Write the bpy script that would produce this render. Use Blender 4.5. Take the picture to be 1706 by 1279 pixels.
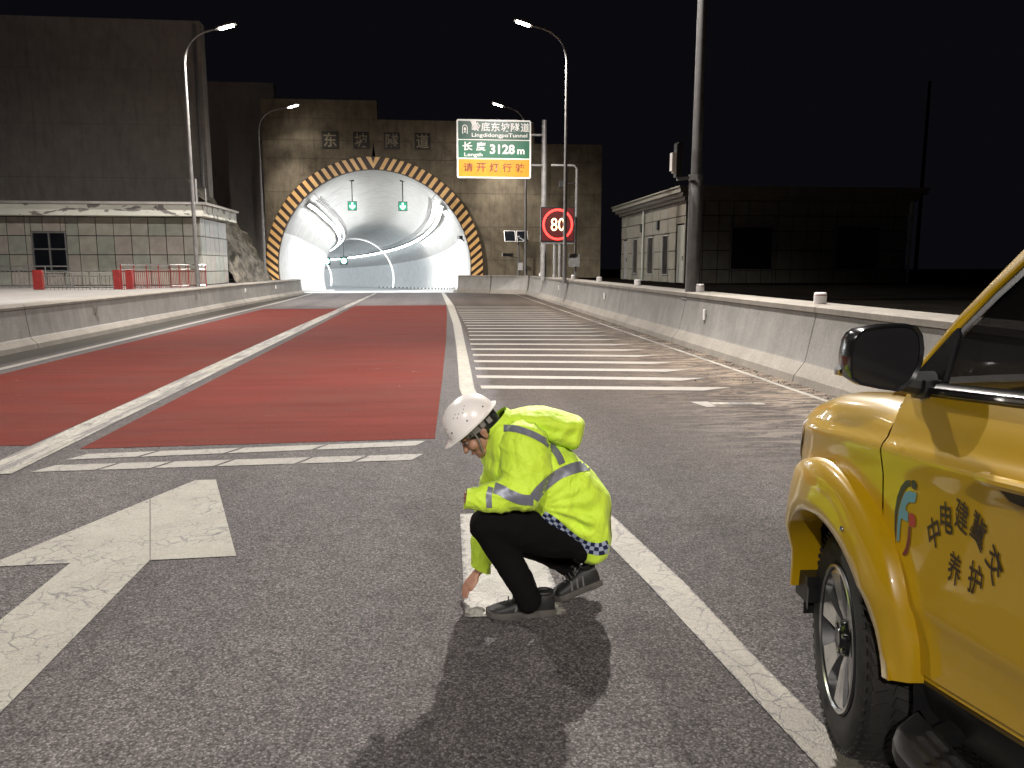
import bpy, bmesh, math, random
from mathutils import Vector, Matrix, noise
from mathutils.bvhtree import BVHTree
R = math.radians
random.seed(7)
scene = bpy.context.scene
COL = scene.collection
for o in list(bpy.data.objects):
    bpy.data.objects.remove(o)

# ------------------------------------------------------------------ camera, night sky, exposure
FPX, IW, IH, CAMH = 1290.0, 1706.0, 1279.0, 1.6
PITCH, YAW = R(8.683), R(5.819)
cam_data = bpy.data.cameras.new('camera')
cam_data.lens = 36.0 * FPX / IW
cam_data.clip_start, cam_data.clip_end = 0.05, 2000
cam = bpy.data.objects.new('camera', cam_data)
COL.objects.link(cam)
cam.location = (0, 0, CAMH)
cam.rotation_euler = (R(90) - PITCH, 0, -YAW)
scene.camera = cam

world = bpy.data.worlds.new('World')
scene.world = world
world.use_nodes = True
wn = world.node_tree
bg = wn.nodes['Background']
bg.inputs['Color'].default_value = (0.72, 0.70, 1.0, 1)      # moonless, slightly blue night sky
bg.inputs['Strength'].default_value = 0.0030

scene.view_settings.view_transform = 'Standard'
scene.view_settings.look = 'None'
scene.view_settings.gamma = 1
scene.view_settings.use_curve_mapping = False
scene.view_settings.exposure = 0.5
LAMP_COL = (1.0, 0.935, 0.87)
LAMP_STRENGTH = 36.0          # visible glow of the LED panels
LAMP_WATTS = 5200.0            # light thrown by each street lamp
TUNNEL_STRENGTH = 82.0
try:
    scene.cycles.use_denoising = True
    scene.cycles.sample_clamp_indirect = 4.0
    scene.cycles.max_bounces = 6
    scene.cycles.caustics_reflective = False
    scene.cycles.caustics_refractive = False
except Exception:
    pass

# site survey: a sight line from the tripod to a known distance
_f = Vector((math.sin(YAW) * math.cos(PITCH), math.cos(YAW) * math.cos(PITCH), -math.sin(PITCH)))
_r = Vector((math.cos(YAW), -math.sin(YAW), 0))
_u = _r.cross(_f)
EYE = Vector((0, 0, CAMH))
def sight(u, v):
    return _f * FPX + _r * (u - IW / 2) + _u * (IH / 2 - v)
def at(u, v, Y):
    d = sight(u, v)
    return EYE + d * (Y / d.y)
def gnd(u, v, z=0.0):
    d = sight(u, v)
    return EYE + d * ((z - CAMH) / d.z)

# ------------------------------------------------------------------ materials
def new_mat(name):
    m = bpy.data.materials.new(name)
    m.use_nodes = True
    nt = m.node_tree
    return m, nt, nt.nodes['Principled BSDF']
def nd(nt, typ, **kw):
    n = nt.nodes.new(typ)
    for k, v in kw.items():
        if k in n.inputs:
            n.inputs[k].default_value = v
        else:
            setattr(n, k, v)
    return n
def lk(nt, a, b):
    nt.links.new(a, b)
def ramp(nt, fac, stops):
    n = nt.nodes.new('ShaderNodeValToRGB')
    e = n.color_ramp.elements
    while len(e) < len(stops):
        e.new(0.5)
    for k, (p, c) in enumerate(stops):
        e[k].position = p
        e[k].color = c if len(c) == 4 else (*c, 1)
    lk(nt, fac, n.inputs['Fac'])
    return n.outputs['Color']
def mixc(nt, fac, a, b, blend='MIX'):
    n = nt.nodes.new('ShaderNodeMix')
    n.data_type = 'RGBA'
    n.blend_type = blend
    for s, v in ((n.inputs[0], fac), (n.inputs[6], a), (n.inputs[7], b)):
        if hasattr(v, 'is_linked'):
            lk(nt, v, s)
        elif isinstance(v, (int, float)):
            s.default_value = v
        else:
            s.default_value = (*v, 1) if len(v) == 3 else v
    return n.outputs[2]
def mth(nt, op, a, b=0.0, clamp=False):
    n = nt.nodes.new('ShaderNodeMath')
    n.operation = op
    n.use_clamp = clamp
    for s, v in ((n.inputs[0], a), (n.inputs[1], b)):
        if hasattr(v, 'is_linked'):
            lk(nt, v, s)
        else:
            s.default_value = v
    return n.outputs[0]
def pos(nt, scale=(1, 1, 1), obj=False):
    if obj:
        s = nt.nodes.new('ShaderNodeTexCoord').outputs['Object']
    else:
        s = nt.nodes.new('ShaderNodeNewGeometry').outputs['Position']
    m = nt.nodes.new('ShaderNodeMapping')
    m.inputs['Scale'].default_value = scale
    lk(nt, s, m.inputs['Vector'])
    return m.outputs['Vector']
def noi(nt, vec, scale, detail=5, rough=0.6, dist=0.0):
    n = nt.nodes.new('ShaderNodeTexNoise')
    n.inputs['Scale'].default_value = scale
    n.inputs['Detail'].default_value = detail
    n.inputs['Roughness'].default_value = rough
    n.inputs['Distortion'].default_value = dist
    lk(nt, vec, n.inputs['Vector'])
    return n.outputs['Fac']
def vor(nt, vec, scale, feature='F1', out='Distance', rnd=1.0):
    n = nt.nodes.new('ShaderNodeTexVoronoi')
    n.feature = feature
    n.inputs['Scale'].default_value = scale
    n.inputs['Randomness'].default_value = rnd
    lk(nt, vec, n.inputs['Vector'])
    return n.outputs[out]
def bump(nt, bsdf, h, strength=0.3, dist=0.01):
    n = nt.nodes.new('ShaderNodeBump')
    n.inputs['Strength'].default_value = strength
    n.inputs['Distance'].default_value = dist
    lk(nt, h, n.inputs['Height'])
    lk(nt, n.outputs['Normal'], bsdf.inputs['Normal'])

def simple(name, c1, c2=None, scale=4.0, rough=0.6, metal=0.0, bumps=0.0, bscale=60.0, coat=0.0, spec=0.5, stretch=(1, 1, 1), obj=False, lo=0.35, hi=0.68, detail=6):
    m, nt, b = new_mat(name)
    b.inputs['Roughness'].default_value = rough
    b.inputs['Metallic'].default_value = metal
    b.inputs['Coat Weight'].default_value = coat
    b.inputs['Coat Roughness'].default_value = 0.06
    b.inputs['Specular IOR Level'].default_value = spec
    c2 = c2 or tuple(x * 0.82 for x in c1)
    v = pos(nt, stretch, obj)
    f = noi(nt, v, scale, detail)
    lk(nt, ramp(nt, f, [(lo, c2), (hi, c1)]), b.inputs['Base Color'])
    if bumps:
        bump(nt, b, noi(nt, pos(nt, (1, 1, 1), obj), bscale, 4), bumps, 0.004)
    return m
def emit(name, col, strength, ecol=None):
    m, nt, b = new_mat(name)
    b.inputs['Base Color'].default_value = (*col, 1)
    b.inputs['Emission Color'].default_value = (*(ecol or col), 1)
    b.inputs['Emission Strength'].default_value = strength
    return m

def asphalt(nt):
    """colour and height of worn stone-mastic asphalt in metres"""
    p = pos(nt)
    warp = noi(nt, p, 45, 2)
    wv = nt.nodes.new('ShaderNodeVectorMath'); wv.operation = 'MULTIPLY_ADD'
    lk(nt, p, wv.inputs[0]); wv.inputs[1].default_value = (1, 1, 1)
    cmb = nt.nodes.new('ShaderNodeCombineXYZ')
    lk(nt, mth(nt, 'MULTIPLY', warp, 0.012), cmb.inputs[0]); lk(nt, mth(nt, 'MULTIPLY', warp, -0.009), cmb.inputs[1])
    lk(nt, cmb.outputs[0], wv.inputs[2])
    p2 = wv.outputs[0]
    cell = nt.nodes.new('ShaderNodeTexVoronoi'); cell.inputs['Scale'].default_value = 120
    lk(nt, p2, cell.inputs['Vector'])
    sep = nt.nodes.new('ShaderNodeSeparateColor'); lk(nt, cell.outputs['Color'], sep.inputs[0])
    stone = ramp(nt, sep.outputs[0], [(0.0, (0.055, 0.051, 0.052)), (0.35, (0.095, 0.088, 0.089)), (0.75, (0.140, 0.131, 0.132)), (1.0, (0.225, 0.213, 0.214))])
    gap = ramp(nt, cell.outputs['Distance'], [(0.35, (1, 1, 1)), (0.8, (0.5, 0.49, 0.49))])
    c = mixc(nt, 1.0, stone, gap, 'MULTIPLY')
    big = noi(nt, pos(nt, (1, 0.35, 1)), 0.9, 6)
    c = mixc(nt, 1.0, c, ramp(nt, big, [(0.3, (0.80, 0.79, 0.80)), (0.7, (1.12, 1.09, 1.06))]), 'MULTIPLY')
    mid = noi(nt, p, 7, 5)
    c = mixc(nt, 1.0, c, ramp(nt, mid, [(0.3, (0.84, 0.84, 0.84)), (0.7, (1.12, 1.12, 1.12))]), 'MULTIPLY')
    h = mth(nt, 'SUBTRACT', mth(nt, 'MULTIPLY', sep.outputs[1], 0.5), cell.outputs['Distance'])
    return c, h

def road_mat():
    m, nt, b = new_mat('road_asphalt')
    c, h = asphalt(nt)
    sx = nt.nodes.new('ShaderNodeSeparateXYZ')
    lk(nt, nt.nodes.new('ShaderNodeNewGeometry').outputs['Position'], sx.inputs[0])
    x, y = sx.outputs[0], sx.outputs[1]
    # pale dust and scuffed concrete slurry towards the right-hand barrier
    inx = ramp(nt, mth(nt, 'MULTIPLY_ADD', x, 0.2), [(0.45, (0, 0, 0)), (0.86, (1, 1, 1))])
    iny = ramp(nt, mth(nt, 'MULTIPLY', y, 0.02), [(0.09, (0, 0, 0)), (0.14, (1, 1, 1)), (0.34, (1, 1, 1)), (0.8, (0.25, 0.25, 0.25))])
    st = noi(nt, pos(nt, (0.55, 2.2, 1)), 2.2, 9, 0.72, 1.6)
    st2 = noi(nt, pos(nt, (0.25, 3.6, 1)), 3.0, 7, 0.7, 0.6)
    msk = mth(nt, 'MULTIPLY', ramp(nt, st, [(0.47, (0, 0, 0)), (0.56, (1, 1, 1))]), mth(nt, 'MULTIPLY', inx, iny))
    inx2 = ramp(nt, mth(nt, 'MULTIPLY_ADD', x, 0.2), [(0.25, (0, 0, 0)), (0.45, (1, 1, 1))])
    msk2 = mth(nt, 'MULTIPLY', ramp(nt, st2, [(0.5, (0, 0, 0)), (0.72, (0.75, 0.75, 0.75))]), mth(nt, 'MULTIPLY', inx2, iny))
    c = mixc(nt, msk2, c, (0.135, 0.115, 0.098))
    c = mixc(nt, mth(nt, 'MULTIPLY', msk, 0.85), c, (0.36, 0.33, 0.295))
    # darker olive-brown band along the left gutter
    gut = ramp(nt, mth(nt, 'MULTIPLY_ADD', x, -0.1), [(0.688, (0, 0, 0)), (0.712, (0.95, 0.95, 0.95))])
    c = mixc(nt, gut, c, (0.030, 0.027, 0.021))
    # untrafficked gore: older, browner asphalt full of road dirt
    gx = ramp(nt, mth(nt, 'ADD', x, mth(nt, 'MULTIPLY', noi(nt, p_ := pos(nt), 2.5, 4), 0.3)), [(0.85, (0, 0, 0)), (0.98, (1, 1, 1))])
    gy = ramp(nt, mth(nt, 'MULTIPLY', mth(nt, 'ADD', y, mth(nt, 'MULTIPLY', noi(nt, p_, 1.2, 6), 3.0)), 0.05), [(0.28, (0, 0, 0)), (0.56, (1, 1, 1))])
    c = mixc(nt, mth(nt, 'MULTIPLY', gx, gy), c, mixc(nt, 1.0, c, (0.58, 0.50, 0.42), 'MULTIPLY'))
    # wheel-polished bands and old oil drips along the lanes
    wob = noi(nt, pos(nt, (1, 0.12, 1)), 1.2, 3)
    wx = mth(nt, 'ADD', mth(nt, 'MULTIPLY', x, 3.6), mth(nt, 'MULTIPLY', wob, 2.4))
    band = ramp(nt, mth(nt, 'SINE', wx), [(0.15, (1, 1, 1)), (0.85, (0.84, 0.83, 0.83))])
    c = mixc(nt, 1.0, c, band, 'MULTIPLY')
    oil = ramp(nt, noi(nt, pos(nt, (1.0, 0.30, 1)), 1.6, 8, 0.7, 0.8), [(0.60, (0, 0, 0)), (0.72, (0.6, 0.6, 0.6))])
    c = mixc(nt, oil, c, (0.042, 0.039, 0.037))
    lk(nt, c, b.inputs['Base Color'])
    b.inputs['Roughness'].default_value = 0.82
    b.inputs['Specular IOR Level'].default_value = 0.16
    bump(nt, b, h, 0.38, 0.006)
    for n in nt.nodes:
        if n.type == 'MATH' and n.operation == 'MULTIPLY_ADD':
            n.inputs[2].default_value = 0.0
    return m

def paint_mat(name, paint=(0.25, 0.238, 0.208), wear=0.5, crack=1.0, edge=True, streak=False, dirt=(0.20, 0.185, 0.155)):
    """thermoplastic road paint, cracked and worn through to the asphalt"""
    m, nt, b = new_mat(name)
    ac, h = asphalt(nt)
    p = pos(nt)
    pc = mixc(nt, ramp(nt, noi(nt, p, 3.2, 8, 0.7), [(0.38, (0, 0, 0)), (0.7, (0.85, 0.85, 0.85))]), paint, dirt)
    grain = noi(nt, p, 75, 3)
    pc = mixc(nt, 1.0, pc, ramp(nt, grain, [(0.3, (0.72, 0.72, 0.72)), (0.65, (1.08, 1.08, 1.08))]), 'MULTIPLY')
    # alligator cracks
    wv = nt.nodes.new('ShaderNodeTexNoise'); wv.inputs['Scale'].default_value = 9; wv.inputs['Detail'].default_value = 3
    lk(nt, p, wv.inputs['Vector'])
    vm = nt.nodes.new('ShaderNodeVectorMath'); vm.operation = 'MULTIPLY_ADD'
    lk(nt, wv.outputs['Color'], vm.inputs[0]); vm.inputs[1].default_value = (0.13, 0.13, 0); lk(nt, p, vm.inputs[2])
    ce = vor(nt, vm.outputs[0], 9.0, 'DISTANCE_TO_EDGE')
    gate = noi(nt, p, 1.9, 3)
    crk = mth(nt, 'MULTIPLY', ramp(nt, ce, [(0.0, (1, 1, 1)), (0.045, (0, 0, 0))]), ramp(nt, gate, [(0.42, (0, 0, 0)), (0.55, (1, 1, 1))]))
    pits = ramp(nt, noi(nt, p, 48, 4, 0.65), [(0.60 + 0.12 * (1 - wear), (0, 0, 0)), (0.67 + 0.12 * (1 - wear), (1, 1, 1))])
    scuff = ramp(nt, noi(nt, pos(nt, (1, 0.5, 1)), 5.5, 9, 0.75), [(0.60 - 0.05 * wear, (0, 0, 0)), (0.70 - 0.05 * wear, (0.9, 0.9, 0.9))])
    k = mth(nt, 'MAXIMUM', mth(nt, 'MULTIPLY', crk, crack), mth(nt, 'MAXIMUM', mth(nt, 'MULTIPLY', pits, 0.7), mth(nt, 'MULTIPLY', scuff, wear)))
    if streak:
        sk = noi(nt, pos(nt, (7.0, 0.55, 1)), 1.0, 8, 0.72, 0.4)
        k = mth(nt, 'MAXIMUM', k, ramp(nt, sk, [(0.47, (0, 0, 0)), (0.56, (0.95, 0.95, 0.95))]))
        pc = mixc(nt, ramp(nt, noi(nt, pos(nt, (3, 0.4, 1)), 1.3, 4), [(0.5, (0, 0, 0)), (0.7, (0.6, 0.6, 0.6))]), pc, (0.21, 0.20, 0.12))
    if edge:
        uv = nt.nodes.new('ShaderNodeUVMap')
        s = nt.nodes.new('ShaderNodeSeparateXYZ'); lk(nt, uv.outputs[0], s.inputs[0])
        e = mth(nt, 'MINIMUM', s.outputs[1], mth(nt, 'SUBTRACT', 1.0, s.outputs[1]))
        en = mth(nt, 'ADD', e, mth(nt, 'MULTIPLY', mth(nt, 'SUBTRACT', noi(nt, p, 22, 4, 0.7), 0.5), 0.42))
        k = mth(nt, 'MAXIMUM', k, ramp(nt, en, [(0.0, (1, 1, 1)), (0.05, (0, 0, 0))]))
    c = mixc(nt, k, pc, ac)
    lk(nt, c, b.inputs['Base Color'])
    b.inputs['Roughness'].default_value = 0.62
    hh = mth(nt, 'SUBTRACT', mth(nt, 'MULTIPLY', h, 0.45), mth(nt, 'MULTIPLY', k, 0.35))
    bump(nt, b, hh, 0.5, 0.006)
    return m

def red_mat():
    m, nt, b = new_mat('red_surfacing')
    ac, h = asphalt(nt)
    p = pos(nt)
    base = ramp(nt, noi(nt, pos(nt, (0.4, 1.5, 1)), 1.3, 8, 0.65), [(0.3, (0.104, 0.0185, 0.0135)), (0.7, (0.138, 0.027, 0.0195))])
    base = mixc(nt, 1.0, base, ramp(nt, noi(nt, p, 70, 3), [(0.3, (0.70, 0.70, 0.70)), (0.7, (1.15, 1.15, 1.15))]), 'MULTIPLY')
    st = noi(nt, pos(nt, (0.30, 2.4, 1)), 2.4, 9, 0.74, 1.2)
    k = ramp(nt, st, [(0.60, (0, 0, 0)), (0.73, (0.75, 0.75, 0.75))])
    c = mixc(nt, k, base, (0.105, 0.038, 0.029))
    fl = ramp(nt, noi(nt, pos(nt, (0.6, 1.6, 1)), 4.0, 8, 0.75, 1.5), [(0.665, (0, 0, 0)), (0.70, (0.8, 0.8, 0.8))])
    c = mixc(nt, fl, c, (0.34, 0.27, 0.22))
    dust = ramp(nt, noi(nt, pos(nt, (0.5, 0.9, 1)), 0.8, 8, 0.72, 0.5), [(0.42, (0, 0, 0)), (0.7, (0.55, 0.55, 0.55))])
    c = mixc(nt, dust, c, (0.090, 0.036, 0.028))
    dk = ramp(nt, noi(nt, pos(nt, (0.15, 3, 1)), 2.0, 7, 0.66), [(0.5, (0, 0, 0)), (0.75, (0.45, 0.45, 0.45))])
    c = mixc(nt, dk, c, (0.050, 0.012, 0.0098))
    lk(nt, c, b.inputs['Base Color'])
    b.inputs['Roughness'].default_value = 0.88
    b.inputs['Specular IOR Level'].default_value = 0.08
    bump(nt, b, h, 0.4, 0.005)
    return m

def concrete_mat(name, c1, c2, streak=(0.10, 0.09, 0.08), amt=0.6, horiz=False, bs=0.25, axis='y', board=None, stain=None):
    m, nt, b = new_mat(name)
    c = ramp(nt, noi(nt, pos(nt), 1.7, 9, 0.66), [(0.3, c2), (0.7, c1)])
    sc = {'y': (0.3, 1.5, 0.30), 'x': (1.7, 0.3, 0.26)}[axis]
    s = noi(nt, pos(nt, sc), 2.6, 9, 0.74)
    c = mixc(nt, ramp(nt, s, [(0.48, (0, 0, 0)), (0.75, (amt, amt, amt))]), c, streak)
    if stain:
        s2 = noi(nt, pos(nt, (1, 1, 1)), 0.55, 7, 0.7, 0.6)
        c = mixc(nt, ramp(nt, s2, [(0.45, (0, 0, 0)), (0.68, (0.75, 0.75, 0.75))]), c, stain)
    sp = noi(nt, pos(nt), 34, 4, 0.7)
    c = mixc(nt, 1.0, c, ramp(nt, sp, [(0.3, (0.8, 0.8, 0.8)), (0.68, (1.1, 1.1, 1.1))]), 'MULTIPLY')
    lk(nt, c, b.inputs['Base Color'])
    b.inputs['Roughness'].default_value = 0.85
    b.inputs['Specular IOR Level'].default_value = 0.25
    bump(nt, b, noi(nt, pos(nt), 22, 7, 0.7), bs, 0.012)
    return m

MT = {}
MT['road'] = road_mat()
MT['red'] = red_mat()
MT['line'] = paint_mat('line_paint', wear=0.62)
MT['solid'] = paint_mat('solid_line_paint', paint=(0.285, 0.262, 0.212), wear=0.35, crack=0.9)
MT['arrow'] = paint_mat('arrow_paint', paint=(0.262, 0.252, 0.208), wear=0.42, crack=1.0, edge=False)
MT['hatch'] = paint_mat('hatch_paint', paint=(0.25, 0.228, 0.198), wear=0.75, crack=0.3)
MT['patch'] = paint_mat('patch_paint', paint=(0.36, 0.345, 0.305), wear=0.3, crack=0.7)
MT['scuffed'] = paint_mat('scuffed_line_paint', paint=(0.34, 0.325, 0.28), dirt=(0.19, 0.175, 0.14), wear=1.2, crack=1.0, streak=True)
MT['barrier_l'] = concrete_mat('barrier_concrete', (0.33, 0.318, 0.30), (0.235, 0.225, 0.21), (0.12, 0.115, 0.105), 0.5)
MT['barrier_r'] = concrete_mat('barrier_concrete_grey', (0.25, 0.242, 0.228), (0.175, 0.17, 0.16), (0.10, 0.095, 0.09), 0.42)
MT['toe'] = concrete_mat('toe_concrete', (0.27, 0.248, 0.218), (0.185, 0.17, 0.148), (0.2, 0.175, 0.14), 0.6)
MT['portal'] = concrete_mat('portal_concrete', (0.27, 0.226, 0.158), (0.185, 0.153, 0.107), (0.085, 0.07, 0.052), 0.85, axis='x', stain=(0.085, 0.068, 0.046))
MT['portal_far'] = concrete_mat('end_wall_concrete', (0.55, 0.51, 0.46), (0.43, 0.40, 0.36), (0.26, 0.24, 0.215), 0.5, axis='x')
MT['block'] = concrete_mat('rendered_concrete', (0.42, 0.385, 0.35), (0.33, 0.30, 0.272), (0.18, 0.165, 0.148), 0.6, axis='x')
MT['terrace'] = concrete_mat('terrace_paving', (0.27, 0.255, 0.24), (0.19, 0.18, 0.17), (0.12, 0.115, 0.105), 0.6)
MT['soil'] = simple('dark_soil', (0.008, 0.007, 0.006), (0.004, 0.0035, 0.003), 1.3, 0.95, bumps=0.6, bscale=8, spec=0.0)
MT['wall_lit'] = concrete_mat('tunnel_wall_lit', (0.72, 0.715, 0.70), (0.58, 0.575, 0.56), (0.40, 0.395, 0.385), 0.5, bs=0.1)  # lower wall lighter than the crown: falloff of the strip light put into colour
MT['lining'] = concrete_mat('tunnel_lining', (0.44, 0.435, 0.415), (0.33, 0.325, 0.31), (0.36, 0.35, 0.33), 0.5, bs=0.15)
MT['tunnel_floor'] = concrete_mat('tunnel_pavement', (0.55, 0.545, 0.53), (0.45, 0.445, 0.43), (0.3, 0.295, 0.29), 0.3)
MT['galv'] = simple('galvanised_steel', (0.42, 0.41, 0.40), (0.29, 0.285, 0.28), 12, 0.42, 0.7)
MT['pole'] = simple('lamp_pole_paint', (0.30, 0.29, 0.285), (0.20, 0.195, 0.19), 5, 0.45, 0.25)
MT['dark_pole'] = simple('dark_lamp_pole_paint', (0.17, 0.165, 0.162), (0.12, 0.117, 0.114), 5, 0.5, 0.2)
MT['steel'] = simple('stainless_steel', (0.62, 0.61, 0.60), (0.5, 0.49, 0.48), 9, 0.2, 1.0)
MT['black'] = simple('black_plastic', (0.016, 0.016, 0.017), (0.010, 0.010, 0.011), 20, 0.42)
MT['rubber'] = simple('tyre_rubber', (0.034, 0.032, 0.030), (0.016, 0.015, 0.015), 14, 0.75, bumps=0.4, bscale=120, obj=True)
MT['white'] = simple('white_paint', (0.78, 0.76, 0.74), (0.66, 0.64, 0.62), 9, 0.4)
MT['retro'] = simple('retroreflective_white', (0.88, 0.86, 0.86), (0.80, 0.78, 0.78), 9, 0.3)
MT['tile'] = simple('stone_cladding', (0.40, 0.385, 0.335), (0.30, 0.29, 0.25), 2.6, 0.5, bumps=0.1)
MT['tile2'] = simple('stone_cladding_greenish', (0.35, 0.365, 0.315), (0.27, 0.285, 0.245), 3.1, 0.5, bumps=0.1)
MT['tile3'] = simple('stone_cladding_pinkish', (0.40, 0.36, 0.325), (0.31, 0.28, 0.25), 3.1, 0.5, bumps=0.1)
MT['tile_olive_dim'] = simple('dimmed_olive_cladding', (0.21, 0.20, 0.158), (0.155, 0.148, 0.118), 2.6, 0.55, bumps=0.1)  # both olive tones darkened to offset strong lamp light on the right building
MT['tile_olive_dim2'] = simple('dimmed_brown_cladding', (0.20, 0.182, 0.145), (0.15, 0.137, 0.11), 2.6, 0.55, bumps=0.1)
MT['joint'] = simple('dark_joint', (0.03, 0.029, 0.027), None, 4, 0.9)
MT['fascia'] = None
MT['glass'] = simple('dark_window_glass', (0.012, 0.014, 0.018), (0.008, 0.009, 0.012), 2, 0.06, 0, spec=0.7)
MT['red_paint'] = simple('red_paint', (0.30, 0.028, 0.026), (0.2, 0.02, 0.02), 7, 0.4)
MT['rock'] = simple('sprayed_rock', (0.24, 0.215, 0.17), (0.075, 0.066, 0.052), 2.4, 0.9, bumps=1.0, bscale=9, lo=0.4, hi=0.62)
MT['green_sign'] = simple('sign_green', (0.005, 0.105, 0.052), (0.004, 0.085, 0.043), 2.0, 0.35)
MT['dark_green_sign'] = simple('sign_dark_green', (0.006, 0.06, 0.037), (0.005, 0.048, 0.03), 2.0, 0.35)
MT['amber_sign'] = simple('sign_amber', (0.66, 0.24, 0.009), (0.56, 0.19, 0.008), 2.2, 0.35)
MT['sign_white'] = simple('sign_white', (0.70, 0.68, 0.65), (0.62, 0.60, 0.58), 6.0, 0.35)
MT['sign_brown'] = simple('sign_brown_lettering', (0.10, 0.016, 0.006), None, 6.0, 0.4)
MT['stripe_y'] = simple('yellow_reflective_stripe', (0.92, 0.60, 0.25), (0.85, 0.50, 0.17), 1.6, 0.4)
MT['stripe_k'] = simple('brown_black_ring', (0.045, 0.018, 0.008), (0.03, 0.012, 0.006), 3, 0.5)
MT['plaque'] = simple('dark_plaque', (0.03, 0.025, 0.018), None, 5, 0.6)
MT['gold'] = simple('dull_gold_letter', (0.30, 0.25, 0.16), (0.22, 0.18, 0.11), 5, 0.5)
MT['lamp'] = emit('lamp_led_panel', (1, 1, 1), LAMP_STRENGTH, LAMP_COL)
MT['strip'] = emit('tunnel_light_strip', (1, 1, 1), TUNNEL_STRENGTH, (0.94, 0.97, 1.0))
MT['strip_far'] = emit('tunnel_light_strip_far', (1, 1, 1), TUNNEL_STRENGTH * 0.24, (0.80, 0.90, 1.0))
MT['ring_light'] = emit('tunnel_light_ring', (1, 1, 1), 5.0, (0.95, 0.97, 1.0))
MT['led_red'] = emit('red_led_ring', (1, 0.05, 0.05), 2.6, (1.0, 0.03, 0.02))
MT['led_white'] = emit('warm_led_digit', (1, 0.8, 0.5), 2.4, (1.0, 0.62, 0.30))
MT['led_back'] = emit('dark_red_led_face', (0.03, 0.004, 0.004), 0.05, (1.0, 0.02, 0.02))
MT['sig_green'] = emit('green_signal_arrow', (0.3, 1, 0.7), 3.6, (0.35, 1.0, 0.66))
MT['sig_face'] = emit('green_signal_face', (0.02, 0.16, 0.10), 0.28, (0.05, 0.75, 0.42))
MT['stud_w'] = simple('white_kerb_stud', (0.85, 0.85, 0.85), None, 4, 0.4)

def fascia_mat():
    m, nt, b = new_mat('peeling_fascia_paint')
    c = ramp(nt, noi(nt, pos(nt, (1, 1, 1)), 1.4, 6), [(0.3, (0.50, 0.50, 0.44)), (0.7, (0.60, 0.60, 0.53))])
    k = ramp(nt, noi(nt, pos(nt, (0.55, 1, 1.3)), 1.5, 6, 0.55, 0.8), [(0.565, (0, 0, 0)), (0.575, (1, 1, 1))])
    c = mixc(nt, k, c, (0.17, 0.16, 0.15))
    lk(nt, c, b.inputs['Base Color']); b.inputs['Roughness'].default_value = 0.7
    bump(nt, b, k, 0.3, 0.01)
    return m
MT['fascia'] = fascia_mat()

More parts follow.
